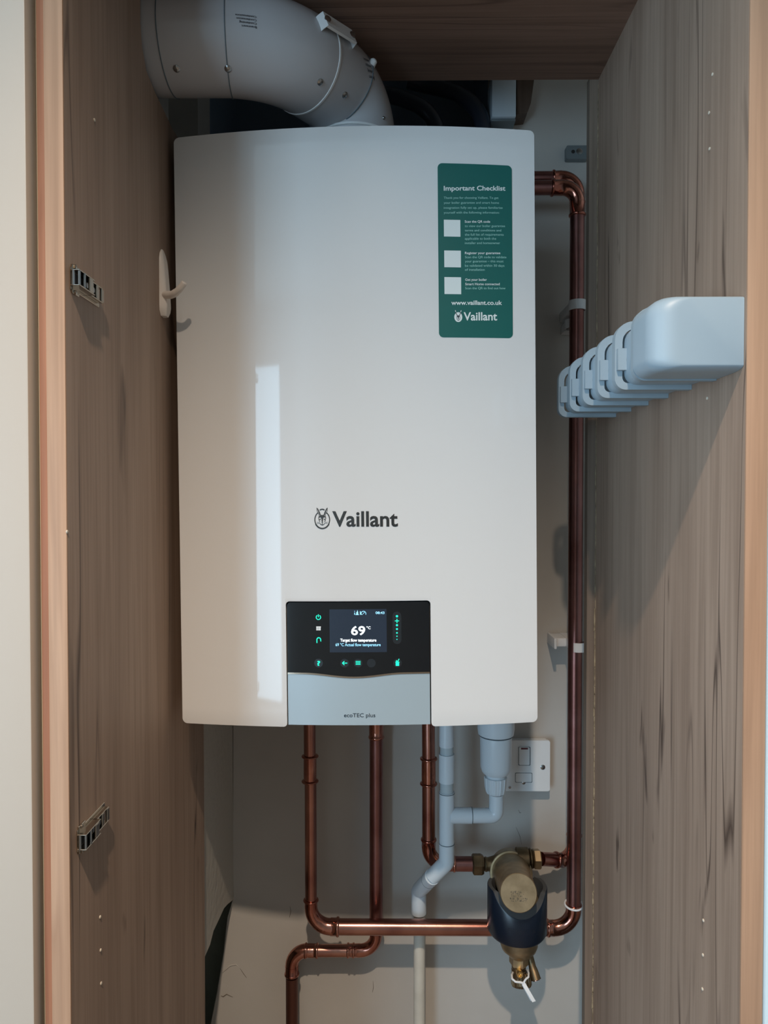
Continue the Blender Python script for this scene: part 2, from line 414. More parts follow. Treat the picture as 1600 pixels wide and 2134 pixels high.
# recess over the boiler, its shade painted in as dark blue
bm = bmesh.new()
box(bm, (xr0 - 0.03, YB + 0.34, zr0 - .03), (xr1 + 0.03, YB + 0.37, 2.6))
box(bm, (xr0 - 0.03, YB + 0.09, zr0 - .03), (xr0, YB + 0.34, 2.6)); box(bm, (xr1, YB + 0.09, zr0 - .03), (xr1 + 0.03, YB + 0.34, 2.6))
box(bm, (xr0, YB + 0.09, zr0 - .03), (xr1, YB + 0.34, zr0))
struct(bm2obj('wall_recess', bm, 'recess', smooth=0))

# ------------------------------------------------------------------ cupboard
XI_L, XI_R = -0.298, 0.322
YF, YK = 0.65, 1.12
cup = thing('cupboard', 'tall open cupboard of brown wood-effect boards framing the white boiler', 'cupboard', (0.01, 0.9, 0))
cup_l = XI_L - 0.024; cup_r = XI_R + 0.020
# left side board with a notch for the flue at its top back corner
side = [(YF + .001, 0), (YK, 0), (YK, Z(0.487)), (1.03, Z(0.487)), (0.990, Z(0.500)), (0.955, Z(0.520)), (0.925, Z(0.555)), (0.905, Z(0.60)), (0.90, Z(0.66)), (0.90, Z(0.78)), (YF + .001, Z(0.78))]
side = [(YF + .001, 0), (YK, 0), (YK, Z(0.505)), (1.015, Z(0.505)), (0.975, Z(0.503)), (0.94, Z(0.508)), (0.905, Z(0.512)), (0.872, Z(0.520)), (0.857, Z(0.540)), (0.852, Z(0.565)), (0.852, Z(0.6495)), (0.852, Z(0.78)), (YF + .001, Z(0.78))]
bm = bmesh.new(); prism(bm, [(a - .9, b) for a, b in side], lambda a, b, t: Vector((XI_L - .01 - t, a, b)), 0.024)
bm2obj('side_panel', bm, 'wood', cup, smooth=0)
boxo('side_panel', (XI_R, YF + .001, 0), (cup_r, YK, Z(0.78)), 'wood', cup)
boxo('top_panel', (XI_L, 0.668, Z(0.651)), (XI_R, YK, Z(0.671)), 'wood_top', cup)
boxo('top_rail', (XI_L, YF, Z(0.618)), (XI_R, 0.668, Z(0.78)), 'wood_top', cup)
# front edges
xe = cup_l + 0.0065
boxo('edge_band', (xe, YF - 0.0012, 0), (XI_L, YF + .001, Z(0.78)), 'edge', cup, 0.0004)
boxo('edge_band', (cup_l, YF - 0.0008, 0), (xe, YF + .001, Z(0.78)), 'edge_dark', cup, 0.0003)
boxo('edge_band', (XI_R, YF - 0.0012, 0), (cup_r, YF + .001, Z(0.78)), 'edge', cup, 0.0006)
# back batten on the right, with a raw glued joint
boxo('back_batten', (0.3085, YK + .0005, 0), (cup_r, YK + 0.016, Z(0.655)), 'batten', cup)
bm = bmesh.new()
z = 0.02
while z < Z(0.62):
    h = random.uniform(.01, .035); wd = random.uniform(.0010, .0017) * (1.25 if z < Z(-0.2) else .55)
    x = XI_R - wd - random.uniform(0, .0006)
    box(bm, (x - .01, YK - .0012 - .9, z), (x + wd - .01, YK + .0006 - .9, z + h + .001)); z += h
bm2obj('glue_line', bm, 'glue', cup, smooth=0)['label'] = 'pale raw joint along the back of the right board'
# shelf-pin plugs on the side boards
for px, py in ((1466, 1918), (1465, 1990), (1464, 2061), (1474, 830), (1478, 235), (1479, 310), (1485, 155)):
    d = ray(px, py); q = d * (XI_R / d.x); latheo('pin_plug', (XI_R, q.y, q.z + CH), (-1, 0, 0), [(0, .0016), (.0008, .0016), (.0012, .0008)], 'speck', cup, 10)
for px, py in ((208, 1911), (209, 1980), (210, 2049), (196, 250), (139, 1108)):
    d = ray(px, py); q = d * (XI_L / d.x); latheo('pin_plug', (XI_L, q.y, q.z + CH), (1, 0, 0), [(0, .0016), (.0008, .0016), (.0012, .0008)], 'speck', cup, 10)
# neighbouring white units at both sides
YN = YF - 0.012
pl = W(60, 1067, YN).x
sbox('trim_1', (-0.75, YN, 0), (W(61, 1067, YN).x, YN + 0.02, 2.6), 'unit', 0.0015)
sbox('trim_2', (-0.75, YN + .0205, 0), (cup_l - 0.0006, YN + 0.06, 2.6), 'unit_side')
sbox('trim_3', (cup_r + .0012, YN + .008, 0), (0.75, YN + 0.03, 2.6), 'unit_r', 0.001)
sbox('wall_lintel', (-0.75, YF + .02, Z(0.785)), (1.0, YF + .05, 2.6), 'white_wall')

# hinges (sub-parts allowed: they belong to the cupboard)
def hinge(px, py, name):
    d = ray(px, py); t = XI_L / d.x; q = Vector((0, 0, CH)) + d * t
    x0 = XI_L; y0 = q.y; z0 = q.z; ox = .01; oy = .9
    def B(bm, a, b, bev=.0006): box(bm, (x0 + a[0] - ox, y0 + a[1] - oy, z0 + a[2]), (x0 + b[0] - ox, y0 + b[1] - oy, z0 + b[2]), bev, 1)
    bm = bmesh.new(); B(bm, (0, -.002, -.0105), (.0014, .062, .0105)); B(bm, (0, 0.0, -.0135), (.0022, .014, .0135))
    for y, z in ((.004, .012), (.004, -.012)): lathe(bm, (x0 + .002 - ox, y0 + y - oy, z0 + z), (1, 0, 0), [(0, .002), (.0016, .002), (.0022, .001)], 10)
    h = bm2obj('hinge_plate', bm, 'nickel', cup); h['label'] = name
    bm = bmesh.new()
    for sg in (-1, 1):
        B(bm, (.0014, -.004, sg * .0070 - .0006), (.0105, .030, sg * .0070 + .0006), .0004); B(bm, (.0014, .028, sg * .0070 - .0006), (.0070, .058, sg * .0070 + .0006), .0004)
    B(bm, (.0085, .018, -.0066), (.0105, .026, .0066)); B(bm, (.0055, .026, -.0066), (.0075, .034, .0066)); B(bm, (.0050, .042, -.0066), (.0070, .047, .0066)); B(bm, (.0050, .054, -.0066), (.0070, .060, .0066))
    bm2obj('hinge_arm', bm, 'nickel', h)
    bm = bmesh.new()
    for y, xx in ((-.002, .009), (.008, .0095), (-.003, .004)): lathe(bm, (x0 + xx - ox, y0 + y - oy, z0 - .0072), (0, 0, 1), [(0, .0012), (.0144, .0012)], 10)
    bm2obj('hinge_pin', bm, 'steel', h)
    bm = bmesh.new()
    for y in (.022, .037): lathe(bm, (x0 + .002 - ox, y0 + y - oy, z0), (1, 0, 0), [(0, .0038), (.003, .0038), (.0042, .0025)], 12)
    bm2obj('hinge_screw', bm, 'steel', h)
    bm = bmesh.new(); B(bm, (.0014, .001, -.0063), (.0024, .052, .0063)); bm2obj('hinge_recess', bm, 'dark', h)
hinge(147, 580, 'upper nickel hinge bracket without a door')
hinge(161, 1752, 'lower nickel hinge bracket without a door')

# ================================================================== BOILER
BW, BH, SAG, BD = 0.47576, 0.77968, 0.021, 0.293
RB = Matrix.Rotation(-0.01098, 3, 'Z') @ Matrix.Rotation(-0.00981, 3, 'Y')
bc = Vector((-0.04667, 0.945, CH + 0.08987))
bloc = bc + RB @ Vector((0, 0, -BH / 2))
boiler = thing('wall_boiler', 'large glossy white wall-mounted boiler with a lit black control panel', 'boiler', bloc, rot=(0, -0.00981, -0.01098))
BRAD = ((BW / 2) ** 2 + SAG ** 2) / (2 * SAG)
def bul(u): return -(math.sqrt(max(BRAD ** 2 - u * u, 0)) - (BRAD - SAG))
RBi = RB.transposed(); BO = RBi @ (Vector((0, 0, CH)) - bloc)
def bl(px, py):
    """pixel -> (u, v) on the boiler front"""
    d = RBi @ ray(px, py); y = -SAG
    for _ in range(6):
        t = (y - BO.y) / d.y; p = BO + d * t; y = bul(p.x)
    return p.x, p.z
def front(u, v, off=0.0):
    return Vector((u, bul(u) - off, v))
N0 = bl(597, 1400)[0]; N1 = bl(898, 1400)[0]; NT = bl(745, 1253)[1]
def arcdrop(d, r): return 0.0 if d >= r else r - math.sqrt(max(r * r - (r - d) ** 2, 0))
RC, RN = 0.007, 0.005
us = set()
def lsp(a, b, n): return [a + (b - a) * i / n for i in range(n + 1)]
cols = []
e0, e1 = -BW / 2, BW / 2
arcs = lambda r: [r * (1 - math.cos(R(a))) for a in (0, 15, 30, 45, 60, 75, 90)]
secs = [[e0 + a for a in arcs(RC)] + lsp(e0 + RC, N0 - RN, 14)[1:-1] + [N0 - a for a in arcs(RN)][::-1],
        [N0 + a for a in arcs(RN)] + lsp(N0 + RN, N1 - RN, 16)[1:-1] + [N1 - a for a in arcs(RN)][::-1],
        [N1 + a for a in arcs(RN)] + lsp(N1 + RN, e1 - RC, 14)[1:-1] + [e1 - a for a in arcs(RC)][::-1]]
NR = 26
bm = bmesh.new(); grid_cols = []
def vkey(u, v): return (round(u, 6), round(v, 6))
vd = {}
def gv(u, v):
    k = vkey(u, v)
    if k not in vd: vd[k] = bm.verts.new(front(u, v))
    return vd[k]
VM = NT + 0.012
for si, sec in enumerate(secs):
    colsv = []
    for u in sec:
        top = BH - arcdrop(u - e0, RC) - arcdrop(e1 - u, RC)
        if si == 1: bot = NT - arcdrop(u - N0, RN) - arcdrop(N1 - u, RN)
        else:
            d0, d1 = (u - e0, N0 - u) if si == 0 else (u - N1, e1 - u)
            r0, r1 = (RC, RN) if si == 0 else (RN, RC)
            bot = arcdrop(d0, r0) + arcdrop(d1, r1)
        rows = lsp(bot, VM, 8 if si != 1 else 2) + lsp(VM, top, NR)[1:]
        colsv.append(rows)
    for i in range(len(sec) - 1):
        a, b = colsv[i], colsv[i + 1]
        for j in range(len(a) - 1):
            vs = [gv(sec[i], a[j]), gv(sec[i + 1], b[j]), gv(sec[i + 1], b[j + 1]), gv(sec[i], a[j + 1])]
            vs = [v for k, v in enumerate(vs) if v not in vs[:k]]
            if len(vs) >= 3: bm.faces.new(vs)
# the notch sides have no column rows in the middle section: join the boundary there
bmesh.ops.remove_doubles(bm, verts=bm.verts, dist=1e-6)
faces = list(bm.faces)
ext = bmesh.ops.extrude_face_region(bm, geom=faces)
nv = [e for e in ext['geom'] if isinstance(e, bmesh.types.BMVert)]
for v in nv: v.co.y = 0.045 if True else BD
bmesh.ops.recalc_face_normals(bm, faces=bm.faces)
rim = [e for e in bm.edges if len(e.link_faces) == 2 and e.calc_face_angle(0) > R(60)
       and all(v.co.y < 0.04 for v in e.verts)]
bmesh.ops.bevel(bm, geom=rim, offset=0.0035, segments=3, affect='EDGES', profile=0.5, clamp_overlap=True)
bm2obj('front_casing', bm, 'boiler', boiler, 30)
bm = bmesh.new(); box(bm, (-BW / 2 + .002, 0.0452, 0.004), (BW / 2 - .002, BD, BH - .003), 0.003); bm2obj('side_casing', bm, 'boiler_side', boiler)

# patch following the curved front
def patch(bm, u0, u1, vb, vt, off, th, n=16, rr=0.0):
    """curved slab; vb / vt functions of u or numbers"""
    fb = vb if callable(vb) else (lambda u: vb); ft = vt if callable(vt) else (lambda u: vt)
    uu = lsp(u0, u1, n)
    if rr: uu = [u0 + a for a in arcs(rr)] + lsp(u0 + rr, u1 - rr, n)[1:-1] + [u1 - a for a in arcs(rr)][::-1]
    F0, F1 = [], []
    for u in uu:
        dd = (arcdrop(u - u0, rr) + arcdrop(u1 - u, rr)) if rr else 0
        F0.append((bm.verts.new(front(u, fb(u) + dd * patch.rb, off)), bm.verts.new(front(u, ft(u) - dd, off))))
        F1.append((bm.verts.new(front(u, fb(u) + dd * patch.rb, off - th)), bm.verts.new(front(u, ft(u) - dd, off - th))))
    for i in range(len(uu) - 1):
        a, b, c, d = F0[i], F0[i + 1], F1[i], F1[i + 1]
        bm.faces.new([a[0], b[0], b[1], a[1]]); bm.faces.new([c[0], c[1], d[1], d[0]])
        bm.faces.new([a[1], b[1], d[1], c[1]]); bm.faces.new([a[0], c[0], d[0], b[0]])
    bm.faces.new([F0[0][0], F0[0][1], F1[0][1], F1[0][0]]); bm.faces.new([F0[-1][0], F1[-1][0], F1[-1][1], F0[-1][1]])
patch.rb = 1
g0, g1 = N0 + 0.0016, N1 - 0.0016
vE = bl(620, 1403)[1]; vC = bl(735, 1411.5)[1]; uC = bl(738, 1411)[0]; hw = (g1 - g0) / 2
def wave(u):
    t = abs(u - uC) / (hw * 0.72); return vE if t >= 1 else vE + (vC - vE) * (0.5 + 0.5 * math.cos(math.pi * t))
# backing so no gap shows between the pieces
bm = bmesh.new(); patch.rb = 0; patch(bm, N0 + .0004, N1 - .0004, 0.002, NT - .0004, -0.006, 0.012, 16); bm2obj('panel_frame', bm, 'dark', boiler)
patch.rb = 0
bm = bmesh.new(); patch(bm, g0, g1, lambda u: wave(u) + .0009, NT - 0.0016, -0.0006, 0.004, 30, 0.0045)
panel = bm2obj('control_panel', bm, 'black_glass', boiler); panel['label'] = 'glossy black touch panel of the boiler'
bm = bmesh.new(); patch(bm, g0, g1, bl(745, 1511.5)[1], lambda u: wave(u) - .0014, -0.0004, 0.004, 30)
flap = bm2obj('lower_flap', bm, 'silver', boiler); flap['label'] = 'silver grey flap below the black panel'
bm = bmesh.new(); patch(bm, g0, g1, lambda u: wave(u) - .0014, lambda u: wave(u) + .0009, 0.0004, 0.004, 30)
bm2obj('wave_trim', bm, 'flap_edge', boiler)

def decal(name, m, parent, builder, off):
    bm = bmesh.new(); builder(bm, lambda a, b: front(a, b, off))
    return bm2obj(name, bm, m, parent, smooth=0)
def T(s, x0, x1, ybase, ycap, bold=0.0):
    """text item in photograph pixels -> boiler-front item"""
    a = bl(x0, ybase); b = bl(x1, ybase); c = bl((x0 + x1) / 2, ycap)
    return (s, a[0], b[0], a[1], c[1] - (a[1] + b[1]) / 2, bold, b[1] - a[1])
def texts(items):
    def f(bm, mp):
        for s, x0, x1, base, cap, bold, sl in items:
            text_bm(bm, s, lambda a, b: mp(a, b + sl * (a - x0) / (x1 - x0)), x0, x1, base, cap, bold)
    return f
def poly(bm, mp, pts):
    bm.faces.new([bm.verts.new(mp(*p)) for p in pts])
def stroke(bm, mp, pts, wd):
    for (x0, y0), (x1, y1) in zip(pts, pts[1:]):
        dx, dy = x1 - x0, y1 - y0; l = math.hypot(dx, dy) or 1; nx, ny = -dy / l * wd / 2, dx / l * wd / 2
        ex, ey = dx / l * wd * .25, dy / l * wd * .25
        poly(bm, mp, [(x0 + nx - ex, y0 + ny - ey), (x0 - nx - ex, y0 - ny - ey), (x1 - nx + ex, y1 - ny + ey), (x1 + nx + ex, y1 + ny + ey)])
def disc(bm, mp, c, r, n=16, ry=None):
    poly(bm, mp, [(c[0] + math.cos(2 * math.pi * k / n) * r, c[1] + math.sin(2 * math.pi * k / n) * (ry or r)) for k in range(n)])
PX = BW / 745.0          # boiler-front metres per photograph pixel
def at(cx, cy):
    u0, v0 = bl(cx, cy)
    return lambda dx, dy: (u0 + dx * PX, v0 - dy * PX)       # offsets in photograph pixels
# screen
scr = [bl(686, 1270), bl(806, 1359)]
o_ = -0.0006
bm = bmesh.new(); patch.rb = 0; patch(bm, scr[0][0], scr[1][0], scr[1][1], scr[0][1], o_ + .0003, 0.0003, 8)
screen = bm2obj('display_screen', bm, 'screen', panel)
so = o_ + .0005
decal('screen_numerals', 'lit_white', panel, texts([T('69', 731.5, 761, 1323, 1305, .02), T('°C', 763.5, 772, 1311, 1305.5, .02)]), so)
decal('screen_caption', 'lit_white', panel, texts([T('Target flow temperature', 709, 784, 1337, 1331, .025)]), so)
decal('screen_caption', 'lit_blue', panel, texts([T('69 °C Actual flow temperature', 699, 793, 1346.5, 1340.5, .012)]), so)
decal('screen_clock', 'lit_blue', panel, texts([T('08:43', 782.5, 801, 1279.5, 1274.5, .02)]), so)
def scr_icons(bm, mp):
    q = at(745, 1277)
    for x in (-6.0,): 
        for y in (-3, 0, 3): disc(bm, mp, q(x, y), .8 * PX, 8)
        poly(bm, mp, [q(-6.8, 1), q(-5.2, 1), q(-5.2, 4), q(-6.8, 4)])
    poly(bm, mp, [q(-2.5, 3.8), q(-3, 0), q(-1.2, -2), q(-0.6, -5.5), q(0.8, -2), q(1.4, 1), q(.8, 3.8)])
    stroke(bm, mp, [q(-4.2, 4), q(2.4, 4)], 1.0 * PX)
    poly(bm, mp, [q(4.8, -3), q(6.4, -3), q(6.4, 4), q(4.8, 4)])
    pts = [q(12 + 5 * math.cos(R(a)), 2 - 5 * math.sin(R(a))) for a in range(-20, 201, 20)]
    stroke(bm, mp, pts, 1.1 * PX); stroke(bm, mp, [q(11.5, 2), q(14, -1)], 1.1 * PX); stroke(bm, mp, [q(7.5, 3.5), q(10, 3.5)], 1.1 * PX)
decal('status_icon', 'lit_blue', panel, scr_icons, so)
# touch spots behind the key symbols
def spots(bm, mp):
    q = at(827, 1309)
    poly(bm, mp, [(a, b) for a, b in [q(9 * math.cos(R(k)), -25 - 9 * math.sin(R(k))) for k in range(0, 181, 20)] + [q(-9 * math.cos(R(k)), 24 + 9 * math.sin(R(k))) for k in range(0, 181, 20)]])
for c in ((663.5, 1382), (718, 1382), (746, 1382), (773.5, 1382), (828, 1382)):
    decal('touch_spot', 'touch', panel, lambda bm, mp: disc(bm, mp, bl(*c), 9 * PX, 20), o_ + .0002)
decal('slider_track', 'touch', panel, spots, o_ + .0002)
ko = o_ + .0004
def ring_pts(q, r, a0, a1, n=14, cx=0, cy=0): return [q(cx + r * math.cos(R(a0 + (a1 - a0) * i / n)), cy - r * math.sin(R(a0 + (a1 - a0) * i / n))) for i in range(n + 1)]
def k_power(bm, mp):
    q = at(663.3, 1286.5); stroke(bm, mp, ring_pts(q, 4.6, 125, 415), 1.6 * PX); stroke(bm, mp, [q(0, -5.6), q(0, -.6)], 1.6 * PX)
def k_tap(bm, mp):
    q = at(664, 1334); stroke(bm, mp, [q(-3.8, 5.5), q(-3.8, -1)] + ring_pts(q, 3.9, 180, 0, 10, .1, -1) + [q(4, .8)], 1.9 * PX)
    disc(bm, mp, q(4.2, 2.2), .9 * PX, 8)
def k_back(bm, mp):
    q = at(718, 1382); stroke(bm, mp, [q(-4.6, 0), q(5, 0)], 1.7 * PX); stroke(bm, mp, [q(-.8, -3.6), q(-4.6, 0), q(-.8, 3.6)], 1.7 * PX)
def k_menu(bm, mp):
    q = at(746, 1381.5)
    for y in (-3, 0, 3): stroke(bm, mp, [q(-4.6, y), q(4.6, y)], 1.6 * PX)
def k_service(bm, mp):
    q = at(828, 1381)
    poly(bm, mp, [q(-3.6, 0), q(3.4, 0), q(3.4, 6.6), q(-3.6, 6.6)]); stroke(bm, mp, [q(-4, -1), q(4, -1)], 1.3 * PX)
    stroke(bm, mp, [q(-1.6, -1.5), q(-1.8, -4)], 2.2 * PX); stroke(bm, mp, [q(.6, -1.5), q(1.6, -4), q(3.4, -7.5)], 1.5 * PX); disc(bm, mp, q(-1.6, -3.5), 1.4 * PX, 10)
def k_slider(bm, mp):
    for (y, r) in ((1284.3, 2.4), (1303, 2.2), (1311, 2.0), (1319, 1.7), (1326, 1.3), (1332.5, 1.1)): disc(bm, mp, bl(827, y), r * PX, 14)
    q = at(827, 1294); stroke(bm, mp, [q(-4, 0), q(4, 0)], 1.5 * PX); stroke(bm, mp, [q(0, -4), q(0, 4)], 1.5 * PX)
for f in (k_power, k_tap, k_back, k_menu, k_service): decal('touch_key', 'lit_green', panel, f, ko)
decal('slider_key', 'lit_green', panel, k_slider, ko)
decal('touch_key', 'lit_green', panel, texts([T('?', 660.5, 667.2, 1387, 1377.5, .03)]), ko)
def k_rad(bm, mp):
    q = at(663.5, 1309.5)
    for x in (-3.6, -1.2, 1.2, 3.6): stroke(bm, mp, [q(x, -3.6), q(x, 3.8)], 1.7 * PX)
    stroke(bm, mp, [q(-4.4, -2.8), q(5, -2.8)], 1.0 * PX); stroke(bm, mp, [q(-4.4, 2.8), q(4.4, 2.8)], 1.0 * PX)
decal('touch_key', 'lit_grey', panel, k_rad, ko)
decal('model_lettering', 'ink', flap, texts([T('ecoTEC plus', 716.5, 782, 1494.5, 1486.5, 0.008)]), 0.0)

# hare-in-oval emblem; S is its half height in photograph pixels, drawn in dark strokes
def emblem(cx, cy, k, inv_=False):
    def f(bm, mp):
        q = at(cx, cy); Q = lambda x, y: q(x * k, y * k); w_ = lambda a: a * k * PX
        # ring open between the ears; heavier at the bottom
        pts = []
        for a in range(-235, 56, 10):
            r = R(a); pts.append(Q(15.2 * math.cos(r), 3.5 - 17.5 * math.sin(r)))
        stroke(bm, mp, pts, w_(2.0))
        low = [Q(15.4 * math.cos(R(a)), 3.7 - 17.8 * math.sin(R(a))) for a in range(-150, -29, 10)]
        stroke(bm, mp, low, w_(2.6))
        stroke(bm, mp, [Q(-4.4, -16.4), Q(-2, -17.6), Q(0, -17.9), Q(2, -17.6), Q(4.4, -16.4)], w_(2.4))
        for s in (-1, 1):
            stroke(bm, mp, [Q(s * 10.8, -20.5), Q(s * 8.2, -17.5), Q(s * 5.6, -12), Q(s * 3.2, -5.5)], w_(1.3))
            stroke(bm, mp, [Q(s * 10.8, -20.5), Q(s * 10.6, -15), Q(s * 8.0, -9.5), Q(s * 5.6, -5.5)], w_(.9))
            poly(bm, mp, [Q(s * 10.2, -19), Q(s * 9.0, -17.5), Q(s * 6.2, -12), Q(s * 3.6, -6), Q(s * 4.8, -6), Q(s * 7.2, -11), Q(s * 9.2, -16)])
            # cheek, eye, whiskers
            stroke(bm, mp, [Q(s * 6.2, -5), Q(s * 7.4, 0), Q(s * 6.4, 4.5), Q(s * 5.0, 8)], w_(1.2))
            poly(bm, mp, [Q(s * 3.0, 2.4), Q(s * 4.6, 1.0), Q(s * 5.8, 2.6), Q(s * 4.4, 4.6)])
            stroke(bm, mp, [Q(s * 5.5, 9.5), Q(s * 11, 8.4)], w_(.6)); stroke(bm, mp, [Q(s * 5.5, 10.5), Q(s * 11, 11.2)], w_(.6))
            stroke(bm, mp, [Q(s * 5.0, 11.0), Q(s * 3.0, 13.2), Q(0, 14.6)], w_(1.2))
            poly(bm, mp, [Q(0, -6.2), Q(s * 3.0, -6.4), Q(s * 5.6, -3.4), Q(s * 6.2, -.6), Q(s * 3.2, -1.6), Q(s * 1.6, 2), Q(s * 1.2, 8), Q(0, 9)])
        poly(bm, mp, [Q(-1.9, 9.2), Q(1.9, 9.2), Q(0, 11.4)]); stroke(bm, mp, [Q(0, 11), Q(0, 13)], w_(.8))
        stroke(bm, mp, [Q(-2, 13.6), Q(0, 12.8), Q(2, 13.6)], w_(.8))
    return f
decal('emblem', 'chrome', boiler, emblem(671.3, 1079.5, 1.0), 0.0005)
def vlogo(bm, mp):
    for it in [T('Vaillant', 692.5, 829, 1096.5, 1065.5, .022)]:
        s, x0, x1, base, cap, bold, sl = it
        text_bm(bm, s, lambda a, b: mp(a, b + sl * (a - x0) / (x1 - x0)), x0, x1, base, cap, bold)
decal('maker_lettering', 'chrome', boiler, vlogo, 0.0005)

# green checklist sticker
s0 = bl(912, 341); s1 = bl(1068, 705)
bm = bmesh.new(); patch.rb = 1; patch(bm, (bl(911, 350)[0] + bl(915, 690)[0]) / 2, (bl(1066, 350)[0] + bl(1068.5, 690)[0]) / 2, s1[1], s0[1] + .0005, 0.0005, 0.0004, 14, 0.006)
stk = bm2obj('checklist_sticker', bm, 'green', boiler); stk['label'] = 'dark green printed checklist sticker with rounded corners'
so2 = 0.0007
def cz(x, y): return (900 + x / 5.472, 330 + y / 5.472)
def TT(s, x0, x1, yb, cap, bold=.0):
    a = cz(x0, yb); b = cz(x1, yb); return T(s, a[0], b[0], a[1], a[1] - cap / 5.472, bold)
decal('sticker_heading', 'print_white', stk, texts([TT('Important Checklist', 134, 836, 370, 55, .02)]), so2)
L1 = [('Thank you for choosing Vaillant. To get', 134, 757, 465), ('your boiler guarantee and smart home', 134, 763, 521), ('integration fully set up, please familiarise', 134, 804, 578), ('yourself with the following information:', 134, 768, 633),
      ('to view our boiler guarantee', 374, 832, 786), ('terms and conditions and', 374, 788, 836), ('the full list of requirements', 374, 817, 884), ('applicable to both the', 374, 731, 930), ('installer and homeowner', 374, 776, 980),
      ('Scan the QR code to validate', 376, 847, 1141), ('your guarantee – this must', 376, 814, 1188), ('be validated within 30 days', 376, 824, 1238), ('of installation', 376, 600, 1284), ('Scan the QR to find out how', 378, 837, 1495)]
for lo_, hi_ in ((0, 4), (4, 9), (9, 13), (13, 14)): decal('sticker_text', 'pale_print', stk, texts([TT(s, a, b, y, 27, .004) for s, a, b, y in L1[lo_:hi_]]), so2)
L2 = [('Scan the QR code', 373, 662, 736), ('Register your guarantee', 375, 778, 1094), ('Get your boiler', 378, 625, 1398), ('Smart Home connected', 378, 771, 1448)]
for lo_, hi_ in ((0, 1), (1, 2), (2, 4)): decal('sticker_subheading', 'print_white', stk, texts([TT(s, a, b, y, 27, .014) for s, a, b, y in L2[lo_:hi_]]), so2)
decal('sticker_web_address', 'print_white', stk, texts([TT('www.vaillant.co.uk', 220, 798, 1672, 50, .02)]), so2)
for a, b, c, d in ((136, 705, 322, 893), (140, 1055, 328, 1243), (142, 1358, 331, 1549)):
    p = bl(*cz(a, d)); q_ = bl(*cz(c, b))
    decal('blank_patch', 'print_white', stk, lambda bm, mp: poly(bm, mp, [(p[0], p[1]), (q_[0], p[1]), (q_[0], q_[1]), (p[0], q_[1])]), so2)
decal('sticker_maker_lettering', 'print_white', stk, texts([TT('Vaillant', 360, 742, 1848, 92, .02)]), so2)
def oval(bm, mp):
    c = bl(*cz(299, 1812)); disc(bm, mp, c, 8.2 * PX, 24, 10.0 * PX)
    q = at(*cz(299, 1812))
    for s in (-1, 1): stroke(bm, mp, [q(s * 6.0, -13.5), q(s * 4.6, -9)], 1.3 * PX)
decal('sticker_emblem', 'print_white', stk, oval, so2)
def oval2(bm, mp):
    q = at(*cz(299, 1812)); k = .5
    for s in (-1, 1):
        stroke(bm, mp, [q(s * 5.4, -10), q(s * 2.0, -2.5)], 1.3 * PX)
        poly(bm, mp, [q(0, -3.2), q(s * 2.6, -3.6), q(s * 3.4, 0), q(s * 1.4, -.6), q(s * .6, 3.6), q(0, 4)])
        stroke(bm, mp, [q(s * 3.4, 0), q(s * 3.2, 3), q(s * 2.4, 5)], .8 * PX)
        stroke(bm, mp, [q(s * 2.2, 5.4), q(0, 7.2)], .8 * PX)
    stroke(bm, mp, [q(0, 3.5), q(0, 5.5)], .8 * PX)
decal('sticker_emblem', 'ink', stk, oval2, so2 + .0002)

# ================================================================== COPPER PIPES
def rp(px, Y): return px / 2 * Y / F         # pixel width -> radius
def sleeve(name, a, b, r, parent, ring=1.22, m='copper_fit', both=True):
    """push or solder fitting with rolled bead at its ends"""
    a, b = Vector(a), Vector(b); L = (b - a).length; d = (b - a) / L; k = r * .22
    P, Q = [], []
    def bead(t):
        for i in range(7):
            s = -k + 2 * k * i / 6; P.append(a + d * (t + s)); Q.append(r * 1.07 + (r * (ring - 1.07)) * math.sqrt(max(1 - (s / k) ** 2, 0)))
    P.append(a - d * (k * 1.05)); Q.append(r * 1.0)
    bead(0)
    if both:
        n = 4
        for i in range(1, n): P.append(a + d * (k * 1.1 + (L - 2.2 * k) * i / n)); Q.append(r * 1.09)
        bead(L); P.append(a + d * (L + k * 1.05)); Q.append(r)
    else:
        P.append(a + d * L); Q.append(r * 1.09)
    return tubeo(name, P, Q, m, parent, 28, smooth=60)
def elbow(parent, corner, da, db, rad, r, tail_a, tail_b, m='copper_fit'):
    """bend between two directions (unit vectors leaving the corner) with beaded socket ends"""
    c = Vector(corner); da = Vector(da).normalized(); db = Vector(db).normalized()
    pts = fillet([c + da * (rad + .001), c, c + db * (rad + .001)], rad, 12)
    tubeo('elbow', pts, r * 1.06, m, parent, 28, smooth=60)
    if tail_a: sleeve('socket', c + da * (rad + tail_a), c + da * rad, r, parent, both=False, m=m)
    if tail_b: sleeve('socket', c + db * (rad + tail_b), c + db * rad, r, parent, both=False, m=m)
X_, Z_ = Vector((1, 0, 0)), Vector((0, 0, 1))
YA, YBp, YC, YE, YD = 1.262, 1.305, 1.272, 1.30, 1.225
yin = 1.20                           # depth at which the tails enter the boiler's underside
zb = bloc.z + 0.03
def tail(px, Y, r, parent, ytop=1512):
    p = W(px, ytop - 4, Y); q = Vector((p.x, yin, zb))
    pts = [p, p + Vector((0, 0, .012)), Vector((p.x, yin + (Y - yin) * .45, (p.z + q.z) / 2 + .006)), q - Vector((0, 0, .012)), q]
    return pts
